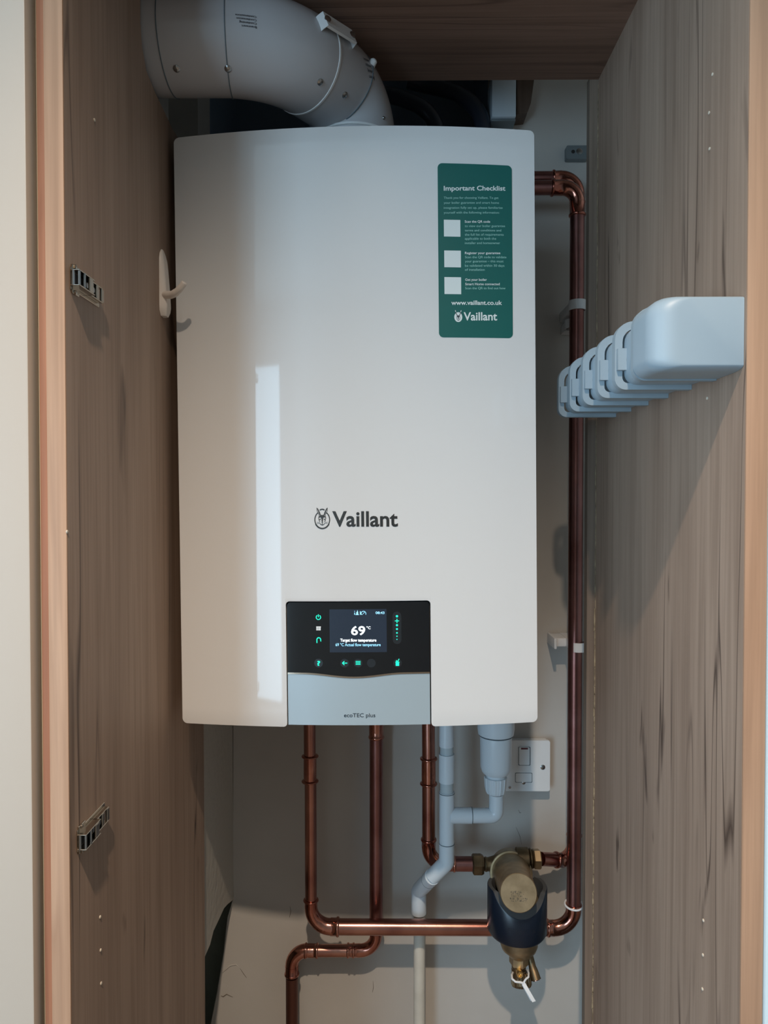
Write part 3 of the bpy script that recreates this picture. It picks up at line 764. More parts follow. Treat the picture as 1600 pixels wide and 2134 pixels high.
# A: left down, across, up the right side, back behind the boiler
pA = thing('copper_pipe', 'long copper pipe dropping at left, crossing low behind the filter and climbing at right', 'pipe', W(648, 1931, YA), 'copper heating pipes')
rl, rh, rv = rp(25, YA), rp(32, YA), rp(29.5, YA)
c1 = W(648, 1931, YA); c2 = W(1203, 1930, YA); c3 = W(1203, 391, YA); c2.x = c3.x
c2.z = c1.z
tubeo('pipe_length', tail(645, YA, rl, pA)[::-1] + [W(645.5, 1580, YA)], rl, 'copper', pA)
sleeve('coupling', W(646, 1576, YA), W(646, 1628, YA), rl, pA, 1.44)
el = 0.036
tubeo('pipe_length', [W(647, 1628, YA), c1 + Z_ * (el + .008)], rl, 'copper', pA)
# left elbow, tapering to the stouter horizontal run
pts = fillet([c1 + Z_ * (el + .010), c1, c1 + X_ * (el + .010)], el, 12)
n_ = len(pts); tubeo('elbow', pts, [rl * 1.06 + (rh - rl) * i / (n_ - 1) for i in range(n_)], 'copper_fit', pA, 28, smooth=60)
sleeve('socket', c1 + Z_ * (el + .012), c1 + Z_ * el * .98, rl, pA, both=False, ring=1.3)
sleeve('socket', c1 + X_ * (el + .012), c1 + X_ * el * .98, rh, pA, both=False)
tubeo('pipe_length', [c1 + X_ * (el + .006), c2 - X_ * (el + .008)], rh, 'copper', pA)
elbow(pA, c2, -X_, Z_, el, rv, .010, .006)
tubeo('pipe_length', [c2 + Z_ * (el + .004), c3 - Z_ * (el + .004)], rv, 'copper_dull', pA)
el2 = 0.026
elbow(pA, c3, -Z_, -X_, el2, rp(29, YA), .022, .018, 'copper_fit')
tubeo('pipe_length', [c3 - X_ * (el2 + .004), Vector((0.10, YA, c3.z))], rp(29, YA), 'copper_dull', pA)
# B: middle pipe
pB = thing('copper_pipe', 'middle copper pipe passing behind the crossing pipe and stepping left at the bottom', 'pipe', W(607, 1981, YBp), 'copper heating pipes')
rb = rp(28, YBp); b1 = W(783, 1981, YBp); b1.x = W(783.5, 1700, YBp).x; b2 = W(608, 1981, YBp); rbh = rp(24.5, YBp)
tl = tail(783, YBp, rb, pB)
tubeo('pipe_length', tl[::-1], rb * 1.0, 'copper', pB)
sleeve('coupling', W(784, 1492, YBp), W(784, 1536, YBp), rb, pB, 1.2)
tubeo('pipe_length', [W(784, 1530, YBp), b1 + Z_ * .034], rb, 'copper_dull', pB)
elbow(pB, b1, Z_, -X_, .030, rbh, 0, .012)
sleeve('socket', b1 + Z_ * .046, b1 + Z_ * .030, rbh * 1.05, pB, both=False)
sleeve('socket', b1 - X_ * .052, b1 - X_ * .040, rbh, pB, both=False)
tubeo('pipe_length', [b1 - X_ * .036, b2 + X_ * .044], rbh, 'copper', pB)
elbow(pB, b2, X_, -Z_, .028, rp(26, YBp), 0, .016)
sleeve('socket', b2 + X_ * .047, b2 + X_ * .026, rp(25, YBp), pB, both=True)
bt = b2 - Z_ * .050
tubeo('drop_pipe', [bt, Vector((bt.x, YBp, 0.002))], rp(26, YBp), 'brown_pipe', pB)['label'] = 'dark tarnished lower length'
# C: third pipe, to the filter's left side
pC = thing('copper_pipe', 'short copper pipe right of the middle one, turning right into the brass filter', 'pipe', W(893, 1800, YC), 'copper heating pipes')
rc = rp(27.5, YC); c_ = W(893, 1800, YC)
tubeo('pipe_length', tail(892.5, YC, rc, pC)[::-1] + [W(893, 1580, YC)], rc, 'copper', pC)
sleeve('coupling', W(893, 1581, YC), W(893, 1633, YC), rc, pC, 1.34)
tubeo('pipe_length', [W(893, 1633, YC), c_ + Z_ * .034], rc, 'copper', pC)
elbow(pC, c_, Z_, X_, .030, rc, .014, .016)
nutL = W(984, 1801, YC)
tubeo('pipe_length', [c_ + X_ * .036, Vector((nutL.x - .0005, YC, c_.z))], rp(30, YC), 'copper_dull', pC)
# E: rear right pipe
pE = thing('copper_pipe', 'rear copper pipe half hidden behind the right riser, from filter to boiler top', 'pipe', W(1196, 1795, YE), 'copper heating pipes')
re_ = rp(27, YE); e1_ = W(1196, 1794, YE); e2_ = W(1196, 371, YE); e2_.x = e1_.x
nE = W(1126.5, 1790, YC) + X_ * .0012; dE = (nE - e1_).normalized()
elbow(pE, e1_, Z_, dE, .026, re_, .022, .014)
tubeo('pipe_length', [e1_ + Z_ * .036, e2_ - Z_ * .034], re_, 'copper_dull', pE)
elbow(pE, e2_, -Z_, -X_, .030, re_, .014, .014)
tubeo('pipe_length', [e2_ - X_ * .034, Vector((0.12, YE, e2_.z))], re_, 'copper_dull', pE)
tubeo('pipe_length', [e1_ + dE * .030, nE], re_, 'copper', pE)

# pipe clips
def clip(px, py, Y, wpx, hpx, label, back=False):
    c = W(px, py, Y); r = wpx / 2 * Y / F; h = hpx * Y / F
    t = thing('pipe_clip', label, 'pipe clip', (c.x, YB - .001, c.z), 'white plastic pipe clips')
    bm = bmesh.new()
    # an open ring round the pipe
    seg = 26; rin = r * .93; rout = r * 1.06; vs = []
    for k in range(seg + 1):
        a = R(-250 + 320 * k / seg) ; a = R(125 + 290 * k / seg)
        cs, sn = math.cos(a), math.sin(a)
        vs.append([bm.verts.new(Vector((c.x - t.location.x, c.y - t.location.y, 0)) + Vector((cs * q, sn * q, zz))) for q, zz in ((rin, -h / 2), (rout, -h / 2), (rout, h / 2), (rin, h / 2))])
    for k in range(seg):
        for j in range(4): bm.faces.new([vs[k][j], vs[k][(j + 1) % 4], vs[k + 1][(j + 1) % 4], vs[k + 1][j]])
    bm.faces.new(vs[0]); bm.faces.new(vs[-1][::-1])
    bm2obj('clip_ring', bm, 'tie', t)
    boxo('clip_base', (c.x - r * .8, c.y + r * .95, c.z - h / 2), (c.x + r * .8, YB - .001, c.z + h / 2), 'tie', t, .001)
clip(1203, 637, YA, 33, 20, 'white clip high on the right front copper riser')
clip(1203, 1347, YA, 33, 19, 'white clip halfway down the right front copper riser')
clip(1194, 676, YE, 32, 18, 'white clip behind the riser, just below the high front clip')
cc = W(1172, 1338, YE)
t = thing('pipe_clip', 'open white clip sticking out left of the rear riser above its wall shadow', 'pipe clip', (cc.x, YB - .001, cc.z), 'white plastic pipe clips')
bm = bmesh.new(); q0 = W(1155, 1330, YE) - t.location; q1 = W(1186, 1348, YE) - t.location
box(bm, (q0.x, q0.y, q1.z), (q1.x, -.001, q0.z), .002); bm2obj('clip_base', bm, 'tie', t)
bm = bmesh.new(); box(bm, (q0.x - .003, q0.y - .012, q1.z - .002), (q0.x + .002, -.001, q0.z + .002), .0015); bm2obj('clip_jaw', bm, 'tie', t)
rt = c2 + Z_ * (el + .007)
bm = bmesh.new(); 
tie_ring = [Vector((0, 0, 0)) + Vector((math.cos(R(a)), math.sin(R(a)), 0.12 * math.sin(R(a)))) * (rv * 1.22) for a in range(0, 361, 15)]
tube(bm, tie_ring, .0018, 8, False); o = bm2obj('sealing_ring', bm, 'tie'); o.location = rt
tag(o, 'white plastic ring round the right riser just above its bottom bend', 'ring')

# ================================================================== CONDENSATE PIPEWORK
dp = thing('waste_pipe', 'white plastic condensate pipe with tee and offset running down right of centre', 'pipe', W(872, 2134, 1.298))
YDL = 1.298; r_ = rp(30.5, YD); rs_ = rp(33, YD); rn = rp(28, YD)
Pd = lambda x, y: W(x, y, YD)
def P2(x, y0, y1): a = Pd(x, y0); b = Pd(x, y1); b.x = a.x = W(x, (y0 + y1) / 2, YD).x; return [a, b]
tubeo('pipe_length', [Vector((Pd(930, 1500).x, yin, zb)), Vector((Pd(930, 1500).x, YD - .02, Pd(930, 1470).z)), Pd(930, 1490), Pd(930, 1555)], r_, 'pvc', dp)
tubeo('clear_length', P2(930.5, 1553, 1652), rn, 'pvc_band', dp)
tubeo('coupling', P2(930.5, 1571, 1629), rs_, 'pvc', dp)
tubeo('tee_fitting', P2(930.8, 1650, 1757), rp(32, YD), 'pvc', dp)
zt = W(1034, 1699.5, YD).z; xc = Pd(930.8, 1700).x
branch = W(983, 1700, YD); eR = W(1034, 1699.5, YD)
tubeo('tee_branch', [Vector((xc + .006, YD, zt)), Vector((branch.x, YD, zt))], rp(33, YD), 'pvc', dp)
tubeo('elbow', fillet([Vector((branch.x, YD, zt)), Vector((eR.x, YD, zt)), Vector((eR.x, YD, W(1034, 1654.5, YD).z))], .010, 6), rp(31, YD), 'pvc', dp, smooth=50)
for (x, y) in ((930.8, 1652), (930.8, 1757)):
    latheo('joint_line', Pd(x, y), (0, 0, 1), [(-.0006, rp(33, YD)), (.0006, rp(33, YD))], 'pvc_line', dp, 32)
latheo('joint_line', Vector((branch.x, YD, zt)), (1, 0, 0), [(-.0005, rp(33.6, YD)), (.0005, rp(33.6, YD))], 'pvc_line', dp, 32)
a0 = Pd(930.5, 1757); a1 = Pd(930.5, 1797); a2 = W(872.5, 1856, YDL); a3 = W(872.5, 1903, YDL)
am = W(901, 1826.5, 1.232); am2 = am.lerp(a2, .08)
tubeo('offset_bend', fillet([a0, a1, am.lerp(am2, .5)], .012, 5), rp(32.5, YD), 'pvc', dp, smooth=50)
tubeo('offset_bend', fillet([am, a2, a3], .012, 5), rp(31.5, YDL), 'pvc', dp, smooth=50)
mid = am.lerp(a2, .25)
latheo('joint_line', mid, (a2 - am), [(-.0005, rp(33.0, 1.25)), (.0005, rp(33.0, 1.25))], 'pvc_line', dp, 32)
latheo('joint_line', a3, (0, 0, 1), [(-.0004, rp(31, YDL)), (.0003, rp(32, YDL))], 'pvc_line', dp, 32)
xb = W(873.5, 2020, YDL).x
tubeo('drop_pipe', [Vector((xb, YDL, a3.z + .004)), Vector((xb, YDL, 0.002))], rp(24, YDL), 'cream', dp)['label'] = 'thinner cream pipe below the offset'
# trap
tr = thing('condensate_trap', 'white cylindrical condensate trap hanging under the boiler beside the switch', 'trap', W(1033, 1652, YD))
cx = W(1033, 1570, YD).x; zz = lambda y, Y=YD: W(1033, y, Y).z
k = YD / F / 2
latheo('trap_body', (cx, YD, 0), (0, 0, 1), [(zz(1619), 40 * k), (zz(1612), 42 * k), (zz(1611), 52 * k), (zz(1607), 58 * k), (zz(1598), 64 * k), (zz(1532), 66.5 * k), (zz(1530), 66 * k)], 'pvc', tr, 40)
latheo('trap_collar', (cx, YD, 0), (0, 0, 1), [(zz(1531), 68 * k), (zz(1529), 74 * k), (zz(1518), 77 * k), (bloc.z - .006, 77 * k), (bloc.z - .006, 72 * k), (bloc.z + 0.02, 72 * k)], 'pvc', tr, 40)
latheo('trap_seam', (cx, YD, 0), (0, 0, 1), [(zz(1532.5), 70 * k), (zz(1530.5), 72.5 * k)], 'pvc_line', tr, 40)
def ribs(a, t): return 1 + (.05 if (math.degrees(a) % 30) < 9 else 0)
cxn = W(1032.5, 1635, YD).x
latheo('compression_nut', (cxn, YD, 0), (0, 0, 1), [(zz(1653), 33 * k), (zz(1651), 38 * k), (zz(1640), 43 * k), (zz(1624), 45 * k), (zz(1619), 46 * k), (zz(1618), 40 * k)], 'pvc', tr, 96, mod=ribs, smooth=25)

# ================================================================== FUSED SWITCH
sw = thing('fused_switch', 'white fused wall switch with rocker, half behind the condensate trap', 'switch', W(1100, 1649, YB - .0005))
YS = 1.325
def sbx(name, x0, y0, x1, y1, ya, yb, m, bev=.001, par=None, r=None):
    a = W(x0, y0, ya); b = W(x1, y1, ya); off = sw.location
    bm = bmesh.new()
    prism(bm, rrect(min(a.x, b.x) - off.x, max(a.x, b.x) - off.x, min(a.z, b.z) - off.z, max(a.z, b.z) - off.z, r or .002), lambda p, q, t: Vector((p, ya - off.y + t, q)), yb - ya)
    if bev: bevel_caps(bm, bev)
    return bm2obj(name, bm, m, par or sw)
sbx('back_box', 1051.5, 1545, 1143.5, 1647, YS + .006, YB - .0005, 'switch', .0008, r=.005)
sbx('face_plate', 1050, 1543, 1145.6, 1649, YS, YS + .0065, 'switch', .002, r=.004)
sbx('rocker_frame', 1080, 1556.5, 1105, 1595.5, YS - .0006, YS + .001, 'pvc_line', 0)
sbx('rocker', 1081.5, 1558, 1103.5, 1594.5, YS - .0045, YS + .001, 'switch', .001)
sbx('indicator_mark', 1085.5, 1558.8, 1100, 1562, YS - .005, YS - .002, 'red', 0, r=.0005)
sbx('fuse_holder_gap', 1073.4, 1610.6, 1109, 1631, YS - .0006, YS + .001, 'pvc_line', 0)
sbx('fuse_holder', 1074.4, 1611.6, 1108, 1630, YS - .002, YS + .001, 'switch', .0006)
for x, y, r in ((1130.7, 1598.5, 5), (1090.8, 1630.5, 3.8), (1062, 1640.5, 2.6)):
    c = W(x, y, YS); rr = r * YS / F
    latheo('screw', c, (0, -1, 0), [(-.001, rr), (.0012, rr), (.002, rr * .5)], 'steel', sw, 16)

# ================================================================== BRASS FILTER WITH NAVY COLLAR
YFt = YC
fc = W(1061, 1800, YFt)
fil = thing('magnetic_filter', 'brass magnetic filter with dark navy collar at lower right', 'filter', (fc.x, YFt, W(1090, 2060, 1.2).z))
back = W(1060, 1808, 1.30); fr = W(1080.5, 1861, 1.135)
ax = (fr - back); LL = ax.length
Rf, Rr = rp(77, 1.135), rp(80, 1.255)
latheo('body_cylinder', back, ax, [(0, Rr * .8), (.012, Rr * 1.06), (.040, Rr * 1.08), (.043, Rr * 1.08), (.0435, Rr * 1.12), (.0458, Rr * 1.12), (.048, Rr * 1.10), (.0482, Rr * 1.02), (LL * .5, (Rf + Rr) / 2), (LL - .001, Rf), (LL, Rf - .001)], 'brass', fil, 64)
# dotted print on the cap
bm = bmesh.new()
e_x = Vector((1, 0, 0)); axn = ax.normalized(); e_z = axn.cross(e_x).normalized() * -1
if e_z.z < 0: e_z = -e_z
e_x = (e_x - axn * e_x.dot(axn)).normalized()
cc_ = back + axn * (LL + .0002)
for row, (n0, n1) in enumerate(((0, 24), (0, 30), (0, 34), (0, 36), (0, 36))):
    for i in range(n0, n1):
        if random.random() < .45 or (i % 5 == 4): continue
        for s in range(3):
            if random.random() < .3: continue
            p = cc_ + e_x * ((-18.0 + i * 1.0) * 1.135 / F) + e_z * ((3 - row * 4.2 - s * 1.2) * 1.135 / F)
            q = inv(fil, [p])[0]; box(bm, (q.x - .00028, q.y - .0001, q.z - .00028), (q.x + .00028, q.y + .0001, q.z + .00028))
bm2obj('dot_print', bm, 'ink', fil, smooth=0)
# side ports, threads and hex nuts
pz = fc.z
latheo('side_port', W(1007, 1801, YFt), (1, 0, 0), [(0, rp(24, YFt)), (.004, rp(30, YFt)), (.008, rp(27, YFt)), (.016, rp(32, YFt)), (.034, rp(46, YFt))], 'brass_dark', fil, 32)
def hexm(a, t): return 1 / max(math.cos((a % (math.pi / 3)) - math.pi / 6), .5) * .92
latheo('compression_nut', Vector((W(984, 1801, YFt).x, YFt, W(984, 1801, YFt).z)), (1, 0, 0), [(0, rp(36, YFt)), (.002, rp(41, YFt)), (.016, rp(41, YFt)), (.020, rp(36, YFt))], 'brass_dark', fil, 48, mod=hexm, smooth=20)
pr = W(1126, 1790, YFt)
latheo('compression_nut', pr, (-1, 0, 0), [(0, rp(34, YFt)), (.002, rp(39, YFt)), (.012, rp(39, YFt)), (.014, rp(33, YFt))], 'brass', fil, 48, mod=hexm, smooth=20)
def thr(a, t): return 1
latheo('side_port', pr - X_ * .013, (-1, 0, 0), [(0, rp(32, YFt)), (.0015, rp(38, YFt)), (.003, rp(34, YFt)), (.0045, rp(42, YFt)), (.0065, rp(42, YFt)), (.008, rp(36, YFt)), (.0100, rp(46, YFt)), (.030, rp(46, YFt))], 'brass_dark', fil, 32)
# vertical cup
YV = 1.205
vx = W(1081, 1975, YV).x
zv = lambda y: W(1081, y, YV).z
kk = YV / F / 2
latheo('lower_cup', (vx, YV, 0), (0, 0, 1), [(zv(1991), 40 * kk), (zv(1988), 46 * kk), (zv(1983), 54 * kk), (zv(1975), 72 * kk), (zv(1966), 78.5 * kk), (zv(1940), 79 * kk), (zv(1870), 79 * kk)], 'brass', fil, 48)
latheo('hex_adapter', (vx, YV, 0), (0, 0, 1), [(zv(2012), 30 * kk), (zv(2007), 38 * kk), (zv(1990), 38 * kk), (zv(1988), 36 * kk)], 'brass', fil, 48, mod=hexm, smooth=20)
latheo('drain_valve', (vx, YV, 0), (0, 0, 1), [(zv(2034), 30 * kk), (zv(2020), 31 * kk), (zv(2019), 28 * kk), (zv(2017), 30 * kk), (zv(2012), 30 * kk)], 'brass_dark', fil, 32)
def knurl(a, t): return 1 + .05 * (1 if (math.degrees(a) % 18) < 9 else -1)
latheo('valve_cap', W(1086, 2045, YV), (0.02, -.35, -1), [(-.014, 34 * kk), (-.012, 39 * kk), (.004, 41 * kk), (.007, 38 * kk), (.0085, 30 * kk)], 'brass_dark', fil, 80, mod=knurl, smooth=20)
latheo('drain_screw', W(1083.5, 2032, YV - .026), (0, -1, 0.1), [(-.012, .0052), (0, .0052), (.001, .0045), (.0012, .002), (-.002, .0016)], 'gold', fil, 24)
n0_ = W(1105, 1996, YV + .004); n1_ = W(1109, 2014, YV - .002); n2_ = W(1117, 2042, YV - .012)
tubeo('drain_nozzle', [n0_ + Vector((-.012, 0, .004)), n0_, n1_, n1_ + (n2_ - n1_) * .3, n2_], [.007, .0066, .0062, .0074, .0086], 'brass_dark', fil, 24)
latheo('nozzle_end', n2_, (n2_ - n1_), [(-.002, .0062), (.0012, .0062)], 'copper_fit', fil, 24)
# navy collar: round jacket with a saddle cut for the cylinder
cx_c = W(1077, 1900, YV).x
Ro = 0.0505; zbot = W(1077, 1940, YV).z
axis_z = W(1079, 1851, 1.165).z; Rs, Rs2 = .0470, .0375
bm = bmesh.new(); seg = 96; ringsT = []
def topz(x, rr, lift=0):
    d = rr * rr - x * x
    zc = axis_z - math.sqrt(d) if d > 0 else 9
    return min(zc, ztopc)
ztopc = W(1016, 1842, YV).z
ys_c = YV
outer_b, outer_t, inner_t, inner_b = [], [], [], []
for i in range(seg):
    a = 2 * math.pi * i / seg; sx, sy = math.sin(a), -math.cos(a)
    def sq(r): # slightly squared jacket
        return (cx_c + sx * r, ys_c + sy * r * (1.0 if sy < 0 else .9))
    for lst, r, z in ((outer_b, Ro * .93, zbot), (outer_t, Ro, 0), (inner_t, Ro * .80, 0), (inner_b, Ro * .60, zbot + .01)):
        x, y = sq(r); lst.append((x, y, z))
zs0 = zbot + .006
rows = [[(x, y, zbot) for x, y, z in outer_b], [(cx_c + (x - cx_c) * 1.0, y, zs0) for x, y, z in outer_t],
        [(x, y, topz(x - cx_c, Rs) - .0022) for x, y, z in outer_t],
        [(cx_c + (x - cx_c) * .975, ys_c + (y - ys_c) * .975, topz(x - cx_c, Rs)) for x, y, z in outer_t]]
rimrows = [rows[-1], [(cx_c + (x - cx_c) * .86, ys_c + (y - ys_c) * .86, min(topz((x - cx_c) * .86, Rs2), ztopc + .0005)) for x, y, z in outer_t], [(x, y, min(topz((x - cx_c), Rs2), ztopc) - .008) for x, y, z in inner_t], [(x, y, zbot + .002) for x, y, z in inner_b]]
off = fil.location
def rowsmesh(bm, rows, closeb=False):
    vr = [[bm.verts.new(Vector(p) - off) for p in row] for row in rows]
    for i in range(len(vr) - 1):
        for k2 in range(seg): bm.faces.new([vr[i][k2], vr[i][(k2 + 1) % seg], vr[i + 1][(k2 + 1) % seg], vr[i + 1][k2]])
    return vr
vr = rowsmesh(bm, rows)
bm.faces.new(vr[0])
bm2obj('magnet_collar', bm, 'navy', fil, 40)['label'] = 'dark navy plastic magnet collar'
bm = bmesh.new(); rowsmesh(bm, rimrows); bm2obj('collar_rim', bm, 'navy_rim', fil, 40, recalc=True)
bm = bmesh.new()
def cmap(a, b):
    th = a / Ro; return Vector((cx_c + math.sin(th) * (Ro + .0003), ys_c - math.cos(th) * (Ro + .0003), b)) - off
zc_ = W(1077, 1948, YV - Ro).z
text_bm(bm, 'FERNOX', cmap, -.024, .024, zc_, .0085, .0)
bm2obj('embossed_lettering', bm, mat('navy_plastic_matt', lin(12, 22, 36), 0.7), fil, smooth=0)
# cable tie
tie = thing('cable_tie', 'white cable tie looped round the filter drain valve, tail pointing down right', 'cable tie', W(1090, 2055, 1.18))
YT = 1.172
lp = [W(x, y, YT + dy) for x, y, dy in ((1099, 2022, .03), (1101.5, 2028, .012), (1101, 2036, .004), (1095, 2041, 0), (1091.5, 2047, 0))]
tubeo('tie_loop', lp, .0016, 'tie', tie, 10)
lp = [W(x, y, YT + dy) for x, y, dy in ((1069, 2026, .03), (1066, 2032, .012), (1067, 2040, .004), (1074, 2046, 0), (1084, 2047, 0), (1091, 2049, 0))]
tubeo('tie_loop', lp, .0018, 'tie', tie, 10)
def ribbon(name, p, wv, nv, m, parent):
    bm = bmesh.new(); vs = []
    P = inv(parent, p)
    for q in P: vs.append([bm.verts.new(q + a) for a in (wv + nv, -wv + nv, -wv - nv, wv - nv)])
    for i in range(len(P) - 1):
        for j in range(4): bm.faces.new([vs[i][j], vs[i][(j + 1) % 4], vs[i + 1][(j + 1) % 4], vs[i + 1][j]])
    bm.faces.new(vs[0]); bm.faces.new(vs[-1][::-1]); return bm2obj(name, bm, m, parent, 30)
ribbon('tie_tail', [W(1090, 2048, YT), W(1098, 2062, YT - .006), W(1106, 2076, YT - .010), W(1112.5, 2087, YT - .012)], Vector((.0028, 0, .0010)), Vector((0, .0006, 0)), 'tie', tie)
ribbon('tie_tail', [W(1089, 2052, YT + .008), W(1098, 2068, YT + .006), W(1107, 2085, YT + .004)], Vector((.0016, 0, .0008)), Vector((0, .0005, 0)), 'tie', tie)

# ================================================================== FLUE
fl = thing('flue_pipe', 'thick white flue pipe bending from the boiler top out through the left board', 'flue', (-0.055, 1.065, bloc.z + BH + .0008))
RF = .0605
A0 = Vector((-.75, .915, Z(.580))); A1 = Vector((-.150, .915, Z(.580))); A2 = Vector((-.055, 1.065, Z(.590))); A3 = Vector((-.055, 1.065, bloc.z + BH + .001))
pts = fillet([A0, A1, A2, A3], [.13, .055], 14)
bm = bmesh.new(); tube(bm, inv(fl, pts), RF, 56); flo = bm2obj('flue_duct', bm, 'flue', fl, 50)
fbm = bmesh.new(); tube(fbm, pts, RF, 56); bmesh.ops.recalc_face_normals(fbm, faces=fbm.faces); fbm.normal_update(); bvh = BVHTree.FromBMesh(fbm); fbm.free()
# joint rings at points along the centre line
def along(t):
    Ls = [(pts[i + 1] - pts[i]).length for i in range(len(pts) - 1)]; tot = sum(Ls); s = t
    for i, l in enumerate(Ls):
        if s <= l: return pts[i].lerp(pts[i + 1], s / l), (pts[i + 1] - pts[i]).normalized()
        s -= l
    return pts[-1], (pts[-1] - pts[-2]).normalized()
def find_t(px):
    best = None
    for i in range(0, 2000):
        p, d = along(i * .0005); v = CM.transposed() @ (p - Vector((0, 0, CH)))
        x = 800 - v.x / v.z * F
        if best is None or abs(x - px) < best[0]: best = (abs(x - px), i * .0005)
    return best[1]
for px, th, m in ((356, .0006, 'pvc_line'), (480, .0006, 'pvc_line'), (636, .0016, 'flue_seam'), (703, .0006, 'pvc_line')):
    p, d = along(find_t(px)); latheo('joint_ring', p, d, [(-th, RF * 1.0), (-th * .8, RF + .0009), (th * .8, RF + .0009), (th, RF)], m, fl, 56)
p, d = along(find_t(742) if False else sum((pts[i + 1] - pts[i]).length for i in range(len(pts) - 1)) - .045)
latheo('joint_ring', p, d, [(-.002, RF), (-.0015, RF + .002), (.0015, RF + .002), (.002, RF)], 'flue_seam', fl, 56)
def fhit(px, py):
    h, n, i, dd = bvh.ray_cast(Vector((0, 0, CH)), ray(px, py)); 
    if h is None: h, n, i, dd = bvh.find_nearest(W(px, py, 1.0))
    return h, n
for x, y in ((368, 143), (475, 143), (667, 171), (718, 198), (799, 246)):
    h, n = fhit(x, y); rr = .0040 if x < 790 else .0022
    if n.dot(ray(x, y)) > 0: n = -n
    latheo('screw', h - n * .0005, n, [(0, rr * 1.1), (.0012, rr * 1.1), (.0024, rr * .7), (.0027, rr * .3), (.0018, rr * .2)], 'steel', fl, 16)
# clamp bars with two screws each on the upper side
def clampbar(a, b, lift):
    h0, n0 = a; h1, n1 = b
    n = (n0 + n1).normalized()
    if n.z < 0: n = -n
    d = (h1 - h0).normalized(); s = d.cross(n).normalized()
    P = inv(fl, [h0 - d * .006 - n * .002, h0 - d * .004 + n * lift, h1 + d * .004 + n * lift, h1 + d * .006 - n * .002]); bm = bmesh.new()
    vs = [[bm.verts.new(q + s * x + n * z) for x, z in ((.010, 0), (-.010, 0), (-.010, .0035), (.010, .0035))] for q in P]
    for i in range(3):
        for j in range(4): bm.faces.new([vs[i][j], vs[i][(j + 1) % 4], vs[i + 1][(j + 1) % 4], vs[i + 1][j]])
    bm.faces.new(vs[0]); bm.faces.new(vs[-1][::-1]); bevel_caps(bm, .0008, 2, 40)
    bm2obj('clamp_bar', bm, 'flue_seam', fl, 40)
    for q in (h0, h1): latheo('screw', q + n * (lift + .003) - s * .0, n - Vector((0, .6, 0)), [(0, .0045), (.002, .0045), (.003, .002)], 'steel', fl, 14)
h0, n0 = fhit(672, 52); h1, n1 = fhit(724, 84); clampbar((h0, n0), (h1, n1), .006)
h, n = fhit(784, 130); latheo('test_plug', h - n * .001 if n.z > 0 else h + n * .001, (0.5, -.2, .9), [(0, .005), (.007, .005), (.009, .003)], 'flue_seam', fl, 16)
# upside-down print
def ftext(lines, px0, px1, rot, offs=.0006, m='ink'):
    c = fhit((px0[0] + px1[0]) / 2, (px0[1] + px1[1]) / 2); h, n = c
    if n.dot(ray(*px0)) > 0: n = -n
    rt_ = Vector((1, 0, 0)) ; rt_ = (rt_ - n * rt_.dot(n)).normalized(); up = n.cross(rt_)
    if up.z < 0: up = -up
    ca, sa = math.cos(R(rot)), math.sin(R(rot)); ex = rt_ * ca + up * sa; ey = -rt_ * sa + up * ca
    s = h.y / F; Wd = (px1[0] - px0[0]); Hh = (px1[1] - px0[1]); bm = bmesh.new(); nl = len(lines); lh = Hh / nl
    for i, (tx, wf) in enumerate(lines):
        y = (Hh / 2 - (i + .8) * lh)
        def mp(a, b):
            p = h + ex * a * s + ey * b * s; q, nn, _, _ = bvh.find_nearest(p)
            if nn.dot(n) < 0: nn = -nn
            return (q + nn * offs) - fl.location
        text_bm(bm, tx, mp, -Wd / 2, -Wd / 2 + Wd * wf, y, lh * .62, .01)
    bm2obj('printed_text', bm, m, fl, smooth=0)
ftext([('Brennwert', .72), ('Condensing', .82), ('Condensation', .95), ('Condensazione', 1.0)], (491, 31), (534, 57), 180)
ftext([('Brennwert', .72), ('Condensing', .82), ('Condensation', .95), ('Condensazione', 1.0)], (755, 122), (783, 165), 205)

# ================================================================== THINGS ABOVE THE BOILER
def hose(p, r, label):
    o = tubeo('flexible_hose', fillet([W(*q) for q in p], .05, 6) if False else [W(*q) for q in p], r, 'hose', None, 20, smooth=60)
    tag(o, label, 'hose', 'black hoses over the boiler')
def spl(P, n=24):
    P = [Vector(p) for p in P]; Q = [P[0]] + P + [P[-1]]; out = []
    for i in range(1, len(Q) - 2):
        for k in range(n):
            t = k / n; a, b, c, d = Q[i - 1], Q[i], Q[i + 1], Q[i + 2]
            out.append(.5 * ((2 * b) + (c - a) * t + (2 * a - 5 * b + 4 * c - d) * t * t + (3 * b - a - 3 * c + d) * t ** 3))
    out.append(P[-1]); return out
def hose2(P, r, label):
    o = tubeo('flexible_hose', spl([W(*q) for q in P], 8), r, 'hose', None, 20, smooth=60); tag(o, label, 'hose', 'black hoses over the boiler')
hose2([(800, 196, 1.30), (835, 205, 1.30), (875, 222, 1.30), (900, 246, 1.30), (915, 285, 1.30), (920, 340, 1.30)], .0135, 'black hose arching over the boiler, nearer the flue')
hose2([(850, 168, 1.36), (900, 180, 1.36), (950, 194, 1.34), (985, 220, 1.32), (1004, 255, 1.31), (1010, 330, 1.30)], .0145, 'black hose arching over the boiler, nearer the white box')
jb = thing('junction_box', 'small white box on the wall over the boiler beside a timber block', 'box', (W(1050, 240, 1.3).x, YB - .001, W(1050, 240, 1.3).z))
a = W(1025, 175, 1.29); b = W(1075, 243, 1.29)
boxo('box_body', (a.x, 1.29, b.z), (b.x, YB - .001, a.z + .02), 'pvc', jb, .0015)
a2_ = W(1027, 244, 1.285)
boxo('box_lip', (a.x, 1.295, b.z - .005), (b.x - .0, YB - .001, b.z - .0004), 'bracket', jb, .0005)
